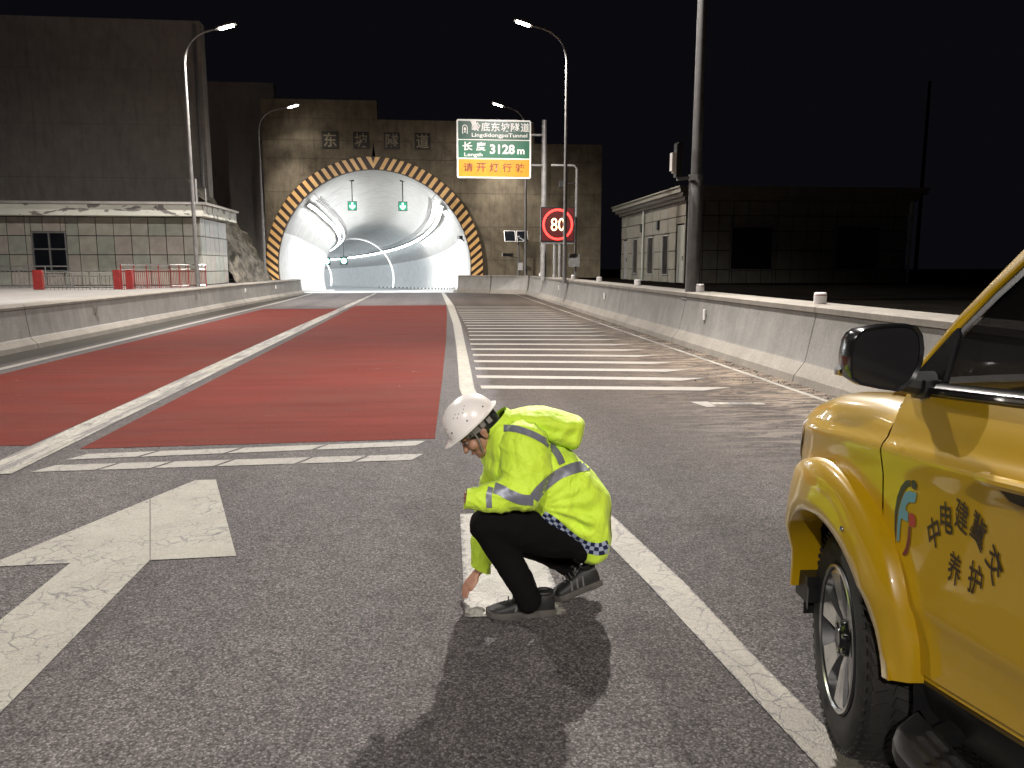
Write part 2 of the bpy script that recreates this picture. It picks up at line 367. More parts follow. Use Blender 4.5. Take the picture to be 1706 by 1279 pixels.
# ------------------------------------------------------------------ mesh helpers
class MB:
    def __init__(s):
        s.v, s.f, s.uv = [], [], {}
    def add(s, verts, faces, uvs=None):
        k = len(s.v)
        s.v += [tuple(x) for x in verts]
        for i, f in enumerate(faces):
            if uvs:
                s.uv[len(s.f)] = [uvs[j] for j in f]
            s.f.append(tuple(j + k for j in f))
        return s
    def box(s, c, d, rz=0.0, rot=None):
        x, y, z = (q / 2 for q in d)
        vs = [Vector((a, b, e)) for e in (-z, z) for a, b in ((-x, -y), (x, -y), (x, y), (-x, y))]
        M = rot if rot is not None else Matrix.Rotation(rz, 3, 'Z')
        vs = [M @ p + Vector(c) for p in vs]
        return s.add(vs, [(3, 2, 1, 0), (4, 5, 6, 7), (0, 1, 5, 4), (1, 2, 6, 5), (2, 3, 7, 6), (3, 0, 4, 7)])
    def b2(s, lo, hi):
        return s.box([(a + b) / 2 for a, b in zip(lo, hi)], [abs(b - a) for a, b in zip(lo, hi)])
    def bar(s, a, b, w, h=None, up=(0, 0, 1)):
        a, b = Vector(a), Vector(b); d = (b - a); L = d.length; d.normalize()
        up = Vector(up)
        if abs(d.dot(up)) > 0.97: up = Vector((1, 0, 0))
        x = d.cross(up).normalized(); y = x.cross(d)
        M = Matrix((x, d, y)).transposed()
        return s.box((a + b) / 2, (w, L, h or w), rot=M)
    def tube(s, path, rad, n=10, cap=True):
        path = [Vector(p) for p in path]
        rr = rad if isinstance(rad, (list, tuple)) else [rad] * len(path)
        rings = []; prev = None
        for i, p in enumerate(path):
            t = (path[min(i + 1, len(path) - 1)] - path[max(i - 1, 0)]).normalized()
            ref = prev if prev is not None else (Vector((0, 0, 1)) if abs(t.z) < 0.9 else Vector((1, 0, 0)))
            x = (ref - t * ref.dot(t)).normalized(); prev = x
            y = t.cross(x)
            rings.append([p + (x * math.cos(2 * math.pi * k / n) + y * math.sin(2 * math.pi * k / n)) * rr[i] for k in range(n)])
        vs = [q for r in rings for q in r]; fs = []
        for i in range(len(rings) - 1):
            for k in range(n):
                fs.append((i * n + k, i * n + (k + 1) % n, (i + 1) * n + (k + 1) % n, (i + 1) * n + k))
        if cap:
            fs.append(tuple(range(n - 1, -1, -1))); m = (len(rings) - 1) * n
            fs.append(tuple(m + k for k in range(n)))
        return s.add(vs, fs)
    def lathe(s, prof, n=32, M=None):
        """prof: (radius, height) about local z"""
        M = M or Matrix.Identity(4)
        vs, fs = [], []
        for r, h in prof:
            for k in range(n):
                a = 2 * math.pi * k / n
                vs.append(M @ Vector((r * math.cos(a), r * math.sin(a), h)))
        for i in range(len(prof) - 1):
            for k in range(n):
                fs.append((i * n + k, i * n + (k + 1) % n, (i + 1) * n + (k + 1) % n, (i + 1) * n + k))
        return s.add(vs, fs)
    def prism(s, poly, fn, d0, d1):
        """poly 2D points; fn(p, d) -> 3D"""
        n = len(poly)
        vs = [fn(p, d0) for p in poly] + [fn(p, d1) for p in poly]
        return s.add(vs, [tuple(range(n - 1, -1, -1)), tuple(range(n, 2 * n))] + [(k, (k + 1) % n, n + (k + 1) % n, n + k) for k in range(n)])
    def grid(s, rows, uv=False):
        nr, nc = len(rows), len(rows[0])
        vs = [p for r in rows for p in r]
        fs = [(i * nc + j, i * nc + j + 1, (i + 1) * nc + j + 1, (i + 1) * nc + j) for i in range(nr - 1) for j in range(nc - 1)]
        us = [(i / (nr - 1), j / (nc - 1)) for i in range(nr) for j in range(nc)] if uv else None
        return s.add(vs, fs, us)
    def mesh(s, name, angle=35, smooth=True, fix=False):
        me = bpy.data.meshes.new(name)
        me.from_pydata(s.v, [], s.f)
        if s.uv:
            L = me.uv_layers.new(name='UVMap')
            for i, p in enumerate(me.polygons):
                u = s.uv.get(i)
                if u:
                    for q, li in zip(u, p.loop_indices):
                        L.data[li].uv = q
        if fix:
            bm = bmesh.new(); bm.from_mesh(me)
            bmesh.ops.remove_doubles(bm, verts=bm.verts, dist=1e-5)
            bmesh.ops.recalc_face_normals(bm, faces=bm.faces)
            bm.to_mesh(me); bm.free()
        if smooth:
            me.shade_smooth(); me.set_sharp_from_angle(angle=R(angle))
        me.update()
        return me
    def obj(s, name, mat, parent=None, **kw):
        return link(name, s.mesh(name, **kw), mat, parent)

def link(name, me, mat, parent=None, loc=None):
    o = bpy.data.objects.new(name, me)
    COL.objects.link(o)
    if mat is not None and me is not None and not me.materials:
        me.materials.append(MT[mat] if isinstance(mat, str) else mat)
    if parent is not None:
        o.parent = parent
    if loc is not None:
        o.location = loc
    return o
def thing(name, label, cat, loc=(0, 0, 0), rz=0.0, group=None):
    o = bpy.data.objects.new(name, None)
    o.empty_display_size = 0.2
    COL.objects.link(o)
    o.location = loc; o.rotation_euler = (0, 0, rz)
    tag(o, label, cat, group)
    return o
def tag(o, label, cat, group=None):
    o['label'] = label; o['category'] = cat
    if group: o['group'] = group
    return o
def struct(o):
    o['kind'] = 'structure'
    return o
def text_mesh(s, name='lettering', bold=0.0, depth=0.0):
    """flat glyph outlines of height about 1, centred on the origin"""
    c = bpy.data.curves.new(name, 'FONT')
    c.body = s; c.size = 1.0; c.offset = bold; c.extrude = depth
    c.resolution_u = 3
    o = bpy.data.objects.new(name, c); COL.objects.link(o)
    bpy.context.view_layer.update()
    me = bpy.data.meshes.new_from_object(o.evaluated_get(bpy.context.evaluated_depsgraph_get()))
    bpy.data.objects.remove(o)
    xs = [v.co.x for v in me.vertices]; ys = [v.co.y for v in me.vertices]
    cx, cy = (min(xs) + max(xs)) / 2, (min(ys) + max(ys)) / 2
    for v in me.vertices:
        v.co.x -= cx; v.co.y -= cy
    me['w'] = max(xs) - min(xs); me['h'] = max(ys) - min(ys)
    return me
def place_text(s, fn, w=None, h=None, mat='sign_white', parent=None, name='lettering', bold=0.0):
    """fit the text to w x h and map its flat points through fn(x, y)"""
    me = text_mesh(s, name, bold)
    sx = (w / me['w']) if w else None
    sy = (h / me['h']) if h else None
    sx = sx or sy; sy = sy or sx
    for v in me.vertices:
        v.co = fn(v.co.x * sx, v.co.y * sy)
    del me['w']; del me['h']
    return link(name, me, mat, parent)
def copy_tree(o, parent=None):
    c = o.copy(); COL.objects.link(c)
    if parent is not None: c.parent = parent
    for ch in list(o.children):
        copy_tree(ch, c)
    return c
def lerp_tab(tab, x):
    if x <= tab[0][0]: return tab[0][1]
    for (a, p), (b, q) in zip(tab, tab[1:]):
        if x <= b: return p + (q - p) * (x - a) / (b - a)
    return tab[-1][1]
# ================================================================== THE SETTING
MOUTH_Y = 46.9
g = MB(); g.add([(-400, -200, -8), (400, -200, -8), (400, 500, -8), (-400, 500, -8)], [(0, 1, 2, 3)])
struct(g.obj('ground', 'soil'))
rd = MB(); rd.add([(-8.2, -30, 0), (5.6, -30, 0), (5.6, MOUTH_Y + 0.3, 0), (-8.2, MOUTH_Y + 0.3, 0)], [(0, 1, 2, 3)])
road = struct(rd.obj('road', 'road'))

def ribbon(name, pl, mat, z=0.004, n=1):
    """pl: list of ((x,y) left, (x,y) right); u along, v across"""
    m = MB()
    L = 0.0; us = [0.0]
    for a, b in zip(pl, pl[1:]):
        L += math.dist(a[0], b[0]); us.append(L)
    vs, uv = [], []
    for (l, r), u in zip(pl, us):
        vs += [(l[0], l[1], z), (r[0], r[1], z)]; uv += [(u, 0), (u, 1)]
    fs = [(2 * i, 2 * i + 1, 2 * i + 3, 2 * i + 2) for i in range(len(pl) - 1)]
    m.add(vs, fs, uv)
    me = m.mesh(name, smooth=False)
    for p in me.polygons:
        if p.normal.z < 0: p.flip()
    return link(name, me, mat, road)
def flat(name, poly, mat, z):
    m = MB(); m.add([(x, y, z) for x, y in poly], [tuple(range(len(poly)))])
    me = m.mesh(name, smooth=False)
    for p in me.polygons:
        if p.normal.z < 0: p.flip()
    return link(name, me, mat, road)

# red high-friction surfacing, one panel per lane
flat('red_surfacing', [(-6.45, 7.35), (-3.62, 7.2), (-3.45, 29.8), (-6.3, 29.8)], 'red', 0.003)
flat('red_surfacing', [(-3.12, 7.02), (0.0, 7.12), (0.12, 11), (0.28, 17), (0.45, 25), (0.55, 32.0), (-3.1, 32.0)], 'red', 0.003)
# lane lines
ribbon('edge_line', [((-6.82, y), (-6.66, y)) for y in (-20, 0, 10, 20, 30, 36)] + [((-7.0, 44), (-6.86, 44)), ((-7.1, 46.8), (-6.96, 46.8))], 'line')
ribbon('lane_line', [((-3.60, y), (-3.27, y)) for y in (6.2, 9, 12, 16, 20)] + [((-3.53, 30), (-3.26, 30)), ((-3.45, 40), (-3.25, 40)), ((-3.42, 46.9), (-3.26, 46.9))], 'scuffed', 0.006)
sl = [(0.52, 0.70, 47.1), (0.55, 0.80, 38), (0.57, 0.86, 31), (0.55, 0.77, 21.5), (0.45, 0.64, 15.2), (0.37, 0.57, 11.7), (0.33, 0.53, 10.1), (0.36, 0.56, 9.0), (0.46, 0.66, 7.9), (0.62, 0.83, 6.6), (0.80, 1.02, 5.5), (0.94, 1.145, 4.65), (1.07, 1.26, 3.6), (1.14, 1.30, 2.9), (1.21, 1.36, 2.2), (1.30, 1.46, 0.5), (1.36, 1.52, -6)]
ribbon('solid_line', [((a, y), (b, y)) for a, b, y in reversed(sl)], 'solid', 0.004)
ribbon('edge_line', [((4.62, y), (4.70, y)) for y in (-6, 8, 14, 22, 32, 44)], 'scuffed')
# transverse double bar in front of the red surfacing
def bar_row(x0, y0, x1, y1, wd, cuts):
    xs = [x0] + cuts + [x1]
    for a, b in zip(xs, xs[1:]):
        ya, yb = y0 + (y1 - y0) * (a - x0) / (x1 - x0), y0 + (y1 - y0) * (b - x0) / (x1 - x0)
        ga = 0.018
        ribbon('transverse_bar', [((a + ga - 0.05, ya), (a + ga + 0.05, ya + wd)), ((b - ga - 0.05, yb), (b - ga + 0.05, yb + wd))], 'line')
bar_row(-3.03, 6.62, -0.11, 6.84, 0.20, [-2.45, -1.75, -1.02])
bar_row(-3.12, 6.24, -0.13, 6.32, 0.21, [-2.62, -2.20, -1.72, -1.08, -0.62])
# straight-ahead arrow
flat('arrow_marking', [(-1.97, 5.42), (-1.80, 5.87), (-1.65, 5.87), (-1.11, 4.25), (-1.563, 4.235)], 'arrow', 0.004)
flat('arrow_marking', [(-1.973, 5.412), (-1.566, 4.235), (-1.58, 2.3), (-1.60, 1.0), (-2.0, 1.0), (-1.99, 2.6), (-1.98, 4.235), (-2.42, 4.22)], 'arrow', 0.004)
# white patch the worker is touching up
ribbon('white_patch', [((0.125, 3.36), (0.60, 3.34)), ((0.14, 4.1), (0.59, 4.1)), ((0.155, 4.86), (0.57, 4.86))], 'patch', 0.005)
# chevron stripes of the gore area
rows = [(0.62, 10.18, 3.72, 9.72), (0.62, 11.17, 3.70, 10.6), (0.65, 12.07, 3.78, 11.52), (0.68, 13.02, 3.83, 12.47), (0.71, 13.95, 3.85, 13.48), (0.73, 14.93, 3.88, 14.47), (0.76, 15.93, 3.92, 15.5), (0.79, 16.94, 3.95, 16.58), (0.83, 17.95, 3.97, 17.58), (0.86, 18.96, 4.03, 18.55)]
for k in range(12):
    y = 19.95 + k * 1.0
    rows.append((0.88, y, 4.1 + 0.015 * k, y - 0.38))
for k, (xa, ya, xb, yb) in enumerate(rows):
    t = 0.135
    ribbon('hatch_stripe', [((xa, ya - t), (xa, ya + t)), ((xa * 0.5 + xb * 0.5, (ya + yb) / 2 - t), (xa * 0.5 + xb * 0.5, (ya + yb) / 2 + t)), ((xb - 0.25, yb - t), (xb - 0.05, yb + t)), ((xb - 0.24, yb - t * 0.9), (xb + 0.22, yb + t * 0.8))], 'hatch', 0.004)
ribbon('hatch_stripe', [((3.10, 8.44), (3.02, 8.80)), ((3.22, 8.46), (3.24, 8.80))], 'hatch', 0.004)
ribbon('hatch_stripe', [((3.24, 8.60), (3.24, 8.74)), ((3.85, 8.54), (3.86, 8.66))], 'scuffed', 0.004)

# ---- terraces behind the barriers
t = MB(); t.b2((-70, -30, -8.1), (-8.33, 47.1, 0.78)); t.b2((-70, 47.1, -8.1), (-9.8, 60, 0.78)); struct(t.obj('terrace', 'terrace', smooth=False))
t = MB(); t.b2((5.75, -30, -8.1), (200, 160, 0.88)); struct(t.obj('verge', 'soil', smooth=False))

# ---- concrete barriers, cast in segments
def barrier_segment(parent, prof, p0, p1, mat, capprof=None, toemat='toe', ntoe=2):
    """prof: (lateral, z) from road side to back; p = (x, y, outward unit)"""
    m = MB(); me_t = MB()
    def pt(q, e): return (e[0] + e[2][0] * q[0], e[1] + e[2][1] * q[0], q[1])
    for sel, mb in ((prof[:ntoe + 1], me_t), (prof[ntoe:], m)):
        n = len(sel)
        mb.add([pt(q, p0) for q in sel] + [pt(q, p1) for q in sel], [(k, k + 1, n + k + 1, n + k) for k in range(n - 1)])
    n = len(prof)
    m.add([pt(q, p0) for q in prof], [tuple(range(n))]); m.add([pt(q, p1) for q in prof], [tuple(range(n - 1, -1, -1))])
    o = m.obj('barrier_segment', mat, parent, angle=20, fix=True)
    me_t.obj('toe', toemat, o, angle=20)
    if capprof:
        c = MB(); n = len(capprof)
        c.add([pt(q, p0) for q in capprof] + [pt(q, p1) for q in capprof], [(k, (k + 1) % n, n + (k + 1) % n, n + k) for k in range(n)] + [tuple(range(n - 1, -1, -1)), tuple(range(n, 2 * n))])
        c.obj('coping', 'toe', o, angle=20, fix=True)
    return o
PR = [(0, -0.05), (0.04, 0.10), (0.17, 0.27), (0.185, 0.30), (0.31, 0.955), (0.31, 0.96), (0.86, 0.96), (0.86, -0.1)]
CR = [(0.285, 0.962), (0.285, 1.035), (0.33, 1.06), (0.86, 1.06), (0.90, 1.03), (0.90, 0.962)]
br = thing('concrete_barrier', 'long grey concrete barrier with white drum reflectors along its top, right of the road', 'barrier', (4.88, 10, 0))
def unroot(o, t):
    o.matrix_parent_inverse = Matrix.Translation(-Vector(t.location))
    return o
ys = [-12, -6.5, -1, 4.5, 10.2, 15.9, 21.6, 27.3, 33, 38.7]
for a, b in zip(ys, ys[1:]):
    e = lambda y: (4.85 + 0.009 * y, y, (1, 0))
    unroot(barrier_segment(br, PR, e(a + 0.008), e(b - 0.008), 'barrier_r', CR), br)
kx = [((5.20, 38.72), (5.24, 43.6)), ((5.23, 43.63), (3.3, 45.4)), ((3.28, 45.42), (1.42, 46.6))]
for (a, b) in kx:
    d = Vector((b[0] - a[0], b[1] - a[1])).normalized(); nrm = (d.y, -d.x)
    unroot(barrier_segment(br, [(q * 0.7, z * 0.98) for q, z in PR], (*a, nrm), (*b, nrm), 'barrier_l', [(q * 0.7, z * 0.98) for q, z in CR]), br)
PL = [(0, -0.05), (0.03, 0.09), (0.13, 0.20), (0.145, 0.22), (0.21, 0.76), (0.21, 0.765), (0.62, 0.765), (0.62, -0.1)]
CL = [(0.19, 0.767), (0.19, 0.815), (0.22, 0.845), (0.66, 0.845), (0.66, 0.767)]
bl = thing('concrete_barrier', 'pale stained concrete barrier with jointed blocks between the left red lane and the terrace', 'barrier', (-7.68, 10, 0))
ys = [-14, -8, -2, 4, 10, 16, 22, 27.6, 33.2, 37.0, 41.0, 45.4]
for i, (a, b) in enumerate(zip(ys, ys[1:])):
    def e(y):
        x = -7.70 + (0.0 if y < 33 else (y - 33) * 0.037)
        return (x, y, (-1, 0))
    gp = 0.05 if a == 33.2 else 0.010
    s = barrier_segment(bl, PL, e(b - 0.008), e(a + gp), 'barrier_l', CL)
    unroot(s, bl)
def refl(parent, c, d, mat='retro'):
    m = MB(); m.box(c, d); o = m.obj('reflector', mat, parent, smooth=False); unroot(o, parent)
for y in (14.5, 23.7, 33):
    refl(br, (4.85 + 0.009 * y + 0.225, y, 0.67), (0.03, 0.10, 0.20))
for y, x in ((19.1, -7.86), (27, -7.86), (33.8, -7.84), (39, -7.6)):
    refl(bl, (x, y, 0.58), (0.035, 0.10, 0.17), 'sign_white' if y > 30 else 'toe')

# grit and crumbs of concrete swept against the foot of the right barrier
m = MB(); rg = random.Random(3)
for k in range(900):
    y = rg.uniform(5, 30); x = 4.84 + 0.009 * y - abs(rg.gauss(0, 0.10 if k % 4 else 0.5)) - 0.02; r = rg.uniform(0.005, 0.018)
    vs = [(x + r * rg.uniform(0.6, 1) * math.cos(a), y + r * rg.uniform(0.6, 1.3) * math.sin(a), 0.001) for a in (0, 1.57, 3.14, 4.71)] + [(x + rg.uniform(-.3, .3) * r, y, r * rg.uniform(0.7, 1.2))]
    m.add(vs, [(0, 1, 4), (1, 2, 4), (2, 3, 4), (3, 0, 4)])
gr_ = m.obj('gravel', 'joint', None, smooth=False); gr_['kind'] = 'stuff'; gr_['label'] = 'dark grit and concrete crumbs along the foot of the right barrier'

# white drum reflectors on top of the right barrier
drum0 = None
places = ['nearest one, just above the pickup mirror', 'at the foot of the thick camera pole', 'next one beyond the thick camera pole', 'fourth from the camera', 'fifth from the camera', 'sixth from the camera', 'farthest of the seven']
for k in range(7):
    y = 10.65 + 5.2 * k
    lab = 'white drum reflector on the right barrier, ' + places[k]
    loc = (5.52 + 0.009 * (y - 10), y, 1.061)
    if drum0 is None:
        drum0 = thing('drum_reflector', lab, 'reflector', loc, 0, 'white drum reflectors on the right barrier')
        m = MB(); m.lathe([(0.0, 0.0), (0.085, 0.0), (0.088, 0.01), (0.088, 0.125), (0.084, 0.13)], 24); m.obj('body', 'retro', drum0)
        m = MB(); m.lathe([(0.084, 0.131), (0.084, 0.152), (0.07, 0.162), (0, 0.164)], 24); m.obj('cap', 'retro', drum0)
        m = MB(); m.lathe([(0.0885, 0.118), (0.0885, 0.126)], 24); m.obj('band', 'red_paint', drum0)
    else:
        c = copy_tree(drum0); c.location = loc; c['label'] = lab

# ------------------------------------------------------------------ TUNNEL
TC, TR, TZ, TCURV = -3.3, 5.6, 1.5, 285.0
def tpath(s):
    ph = s / TCURV
    return Vector((TC - TCURV * (1 - math.cos(ph)), MOUTH_Y + TCURV * math.sin(ph), -0.030 * s * min(1, s / 8.0) + 0.00007 * s * s)), Vector((math.cos(ph), math.sin(ph), 0))
def tp(s, lat, z):
    c, r = tpath(s)
    return c + r * lat + Vector((0, 0, z))
tun = thing('tunnel', 'brightly lit road tunnel with pale curved lining and yellow and black arch rim', 'tunnel', (TC, MOUTH_Y, 0))
def tobj(mb, name, mat, parent=tun, **kw):
    o = mb.obj(name, mat, parent, **kw)
    if parent is tun: unroot(o, tun)
    return o
A0 = math.asin(TZ / TR)
angs = [-A0 + (math.pi + 2 * A0) * k / 40 for k in range(41)]
SL = 5.0
cut = R(21)
parts_ = (('lining_ring', 'lining', [cut + (math.pi - 2 * cut) * k / 30 for k in range(31)], 0.0), ('wall_lining', 'wall_lit', [-A0 + (cut + A0) * k / 8 for k in range(9)], -0.03), ('wall_lining', 'wall_lit', [math.pi - cut + (cut + A0) * k / 8 for k in range(9)], -0.03))
for k in range(32):
    s0, s1 = (0.0 if k == 0 else k * SL + 0.02), (k + 1) * SL - 0.02
    for nm, mt_, ag, off in parts_:
        m = MB(); rows = []
        for s, dr in ((s0 - 0.02, 0.06), (s0, 0), ((s0 + s1) / 2, 0), (s1, 0), (s1 + 0.02, 0.06)):
            rows.append([tp(s, (TR + off + dr) * math.cos(a), TZ + (TR + off + dr) * math.sin(a)) for a in ag])
        m.grid(rows)
        tobj(m, nm, mt_)
m = MB(); m.grid([[tp(s, x, 0.0) for x in (-5.5, -2, 0, 2, 5.5)] for s in [k * 2.0 for k in range(81)]]); tobj(m, 'tunnel_pavement', 'tunnel_floor')
def sweep(sec, s0, s1, step, closed=True):
    m = MB(); n = len(sec); ss = []
    s = s0
    while s < s1 - 1e-6: ss.append(s); s += step
    ss.append(s1)
    vs = [tp(s, x, z) for s in ss for x, z in sec]; fs = []
    for i in range(len(ss) - 1):
        for k in range(n if closed else n - 1):
            fs.append((i * n + k, i * n + (k + 1) % n, (i + 1) * n + (k + 1) % n, (i + 1) * n + k))
    if closed: fs += [tuple(range(n)), tuple((len(ss) - 1) * n + k for k in range(n - 1, -1, -1))]
    return m.add(vs, fs)
for sg in (-1, 1):
    k = tobj(sweep([(sg * 4.55, -0.02), (sg * 4.55, 0.13), (sg * 4.60, 0.16), (sg * 5.62, 0.16), (sg * 5.62, -0.02)], 0.02, 150, 3.0), 'kerb', 'tunnel_floor', angle=30)
    if sg > 0:
        for q in range(46):
            b = MB(); c = tp(1.2 + q * 1.6, 4.70, 0.22); b.box(c, (0.10, 0.55, 0.12), rz=(1.2 + q * 1.6) / TCURV)
            o = b.obj('kerb_marker', 'black' if q % 2 else 'stud_w', k, smooth=False)
def polar(r, a): return (r * math.cos(R(a)), TZ + r * math.sin(R(a)))
def psec(r0, r1, a, w):
    x0, z0 = polar(r0, a); x1, z1 = polar(r1, a)
    t = (-math.sin(R(a)) * w / 2, math.cos(R(a)) * w / 2)
    return [(x0 - t[0], z0 - t[1]), (x0 + t[0], z0 + t[1]), (x1 + t[0], z1 + t[1]), (x1 - t[0], z1 - t[1])]
for a in (43, 137):
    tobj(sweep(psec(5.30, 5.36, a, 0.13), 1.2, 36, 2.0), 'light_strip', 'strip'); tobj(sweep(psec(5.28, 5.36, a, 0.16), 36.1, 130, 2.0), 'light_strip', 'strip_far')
    tobj(sweep(psec(5.365, 5.43, a, 0.22), 1.2, 120, 2.0), 'light_housing', 'galv')
for a in (50.5, 129.5):
    # cable tray: two rails with rungs
    r = MB()
    for da in (-1.9, 1.9):
        q = sweep(psec(5.15, 5.25, a + da, 0.03), 0.8, 110, 2.0); r.add(q.v, q.f)
    for q in range(90):
        s = 1.0 + q * 0.8
        x0, z0 = polar(5.17, a - 1.9); x1, z1 = polar(5.17, a + 1.9)
        r.bar(tp(s, x0, z0), tp(s, x1, z1), 0.09, 0.04)
    for q in range(30):
        s = 1.0 + q * 3.0; x0, z0 = polar(5.2, a); x1, z1 = polar(5.62, a)
        r.bar(tp(s, x0, z0), tp(s, x1, z1), 0.05)
    tobj(r, 'cable_tray', 'galv', smooth=False)
for s, wd in ((66, 0.22), (112, 0.3)):
    q = MB()
    q.grid([[tp(s + ds, 5.5 * math.cos(a), TZ + 5.5 * math.sin(a)) for a in angs] for ds in (0, wd)])
    tobj(q, 'light_ring', 'ring_light')
# lane signals hanging from the crown
def lane_signal(x, label, Y=50.0):
    zc = 5.28
    t = thing('lane_signal', label, 'signal', (x, Y, zc), 0, 'green lane signals hanging in the tunnel mouth')
    m = MB(); m.prism([(-0.28, -0.28), (0.28, -0.28), (0.28, 0.28), (-0.28, 0.28)], lambda p, d: (p[0], d, p[1]), 0, 0.14); m.obj('housing', 'black', t, smooth=False)
    m = MB(); m.prism([(-0.25, -0.25), (0.25, -0.25), (0.25, 0.25), (-0.25, 0.25)], lambda p, d: (p[0], d, p[1]), -0.006, -0.001); m.obj('face', 'sig_face', t, smooth=False)
    m = MB(); m.prism([(-0.05, 0.2), (-0.05, -0.02), (-0.17, 0.06), (-0.17, -0.06), (0, -0.22), (0.17, -0.06), (0.17, 0.06), (0.05, -0.02), (0.05, 0.2)], lambda p, d: (p[0], d, p[1]), -0.012, -0.007); m.obj('arrow', 'sig_green', t, smooth=False)
    hz = TZ + math.sqrt((TR - 0.02) ** 2 - (x - TC) ** 2) - zc
    m = MB(); m.tube([(0, 0.07, 0.28), (0, 0.07, hz)], 0.03, 8); m.box((0, 0.07, hz - 0.04), (0.3, 0.2, 0.08)); m.obj('hanger', 'black', t)
    return t
lane_signal(-4.88, 'green down arrow lane signal hanging over the left lane in the tunnel mouth')
lane_signal(-1.77, 'green down arrow lane signal hanging over the right lane in the tunnel mouth')
for (x, z, lab) in ((-13.0, 2.15, 'tiny far green lane signal deep in the tunnel, nearer its left wall'), (-10.9, 2.2, 'tiny far green lane signal deep in the tunnel, beside the light strip')):
    t = thing('lane_signal', lab, 'signal', (x, 99.0, z), 0, 'green lane signals deep in the tunnel')
    m = MB(); m.box((0, 0, 0), (0.9, 0.16, 0.9)); m.obj('housing', 'black', t, smooth=False)
    m = MB(); m.lathe([(0.0, 0.0), (0.34, 0.0), (0.36, -0.02)], 20, Matrix.Translation((0, -0.09, 0)) @ Matrix.Rotation(R(90), 4, 'X')); m.obj('lens', 'sig_green', t)
    m = MB(); m.tube([(0, 0, 0.45), (0, 0, 2.2)], 0.04, 8); m.obj('hanger', 'black', t)
cc = thing('tunnel_camera', 'small dark box camera on the right side of the tunnel lining', 'camera', tp(2.0, 5.05, 3.35))
m = MB(); m.box((0, 0, 0), (0.22, 0.42, 0.2), rz=0.3); m.obj('housing', 'black', cc, smooth=False)
m = MB(); m.bar((0.02, 0.02, -0.05), (0.38, 0.05, -0.28), 0.07); m.obj('bracket', 'black', cc, smooth=False)
bx = thing('junction_box', 'small white junction box high on the right of the tunnel lining', 'box', tp(3.0, 4.25, 4.9))
m = MB(); m.box((0, 0, 0), (0.3, 0.3, 0.38), rot=Matrix.Rotation(R(-42), 3, 'Y')); m.obj('case', 'white', bx, smooth=False)

# portal face: rim and stripes
m = MB(); RO = 6.35
aa = [-0.24 + (math.pi + 0.48) * k / 64 for k in range(65)]
rows = []
for r, y in ((TR - 0.005, MOUTH_Y + 0.2), (TR - 0.005, MOUTH_Y - 0.12), (TR + 0.02, MOUTH_Y - 0.14), (RO - 0.02, MOUTH_Y - 0.14), (RO, MOUTH_Y - 0.12), (RO, MOUTH_Y + 0.8)):
    rows.append([(TC + r * math.cos(a), y, TZ + r * math.sin(a)) for a in aa])
m.grid(rows); rim = tobj(m, 'arch_rim', 'stripe_k', angle=30)
NST = 24
for sg in (1, -1):
    for k in range(NST):
        a = R(-12.5) + (R(102.5) - 0.06) * (k + 0.35) / NST
        dirang = R(38 + 24 * (a / (math.pi / 2)))
        sk = math.tan(dirang - a) if abs(dirang - a) < 1.2 else 0
        hw = 0.112
        m = MB(); vs = []
        for r, off in ((TR + 0.03, -0.5), (RO - 0.03, 0.5)):
            for t in (-1, 1):
                ac = a + (off * 0.72 * sk + t * hw) / r
                vs.append((TC + sg * r * math.cos(ac), MOUTH_Y - 0.150, TZ + r * math.sin(ac)))
        m.add([vs[0], vs[1], vs[3], vs[2]] + [(v[0], v[1] + 0.008, v[2]) for v in (vs[0], vs[1], vs[3], vs[2])], [(0, 1, 2, 3), (0, 1, 5, 4), (1, 2, 6, 5), (2, 3, 7, 6), (3, 0, 4, 7)])
        o = m.obj('rim_stripe', 'stripe_y', rim, smooth=False, fix=True)
m = MB()
y = MOUTH_Y - 0.15; z0, z1 = TZ + TR + 0.03, TZ + RO - 0.03
m.prism([(-0.42, z1), (-0.12, z1), (0, z0 + 0.32), (0.12, z1), (0.42, z1), (0.0, z0 + 0.02)], lambda p, d: (TC + p[0], d, p[1]), y, y + 0.008)
m.obj('rim_stripe', 'stripe_y', rim, smooth=False)

# portal wall with stepped top, cut by the arch; shuttering joints as shallow recesses (separate lifts)
PW = MOUTH_Y + 0.35
top = [(-9.35, 11.05), (-3.05, 11.05), (-3.05, 10.0), (6.15, 10.0), (6.15, 8.78), (10.25, 8.78)]
pw = thing('portal_wall', 'brown stained concrete portal wall with stepped top around the tunnel mouth', 'wall', (TC, PW, 0))
lifts = [-0.1, 1.95, 3.9, 5.85, 7.75, 8.78, 10.0, 11.05]
def xr(z):   # wall extents at height z
    return (-9.6, 10.25 if z < 8.78 else (6.15 if z < 10.0 else -3.05))
for za, zb in zip(lifts, lifts[1:]):
    zb -= 0.018
    xl, xrr = xr(za + 0.1)
    def archx(z, sg):
        q = (RO - 0.03) ** 2 - (z - TZ) ** 2
        return TC + sg * math.sqrt(q) if q > 0 else None
    zs = [za + (zb - za) * i / 8 for i in range(9)]
    if za < TZ + RO - 0.05:
        ztop = min(zb, TZ + RO - 0.031)
        zs2 = [za + (ztop - za) * i / 10 for i in range(11)]
        for sg, xe in ((-1, xl), (1, xrr)):
            poly = [(xe, za)] + [(archx(z, sg) if archx(z, sg) is not None else TC, z) for z in zs2]
            if ztop < zb: poly += [(TC, zb)]
            poly += [(xe, zb)]
            m = MB(); m.prism(poly, lambda p, d: (p[0], d, p[1]), PW, PW + 1.2)
            unroot(m.obj('wall_lift', 'portal', pw, smooth=False, fix=True), pw)
    else:
        m = MB(); m.b2((xl, PW, za), (xrr, PW + 1.2, zb)); unroot(m.obj('wall_lift', 'portal', pw, smooth=False), pw)
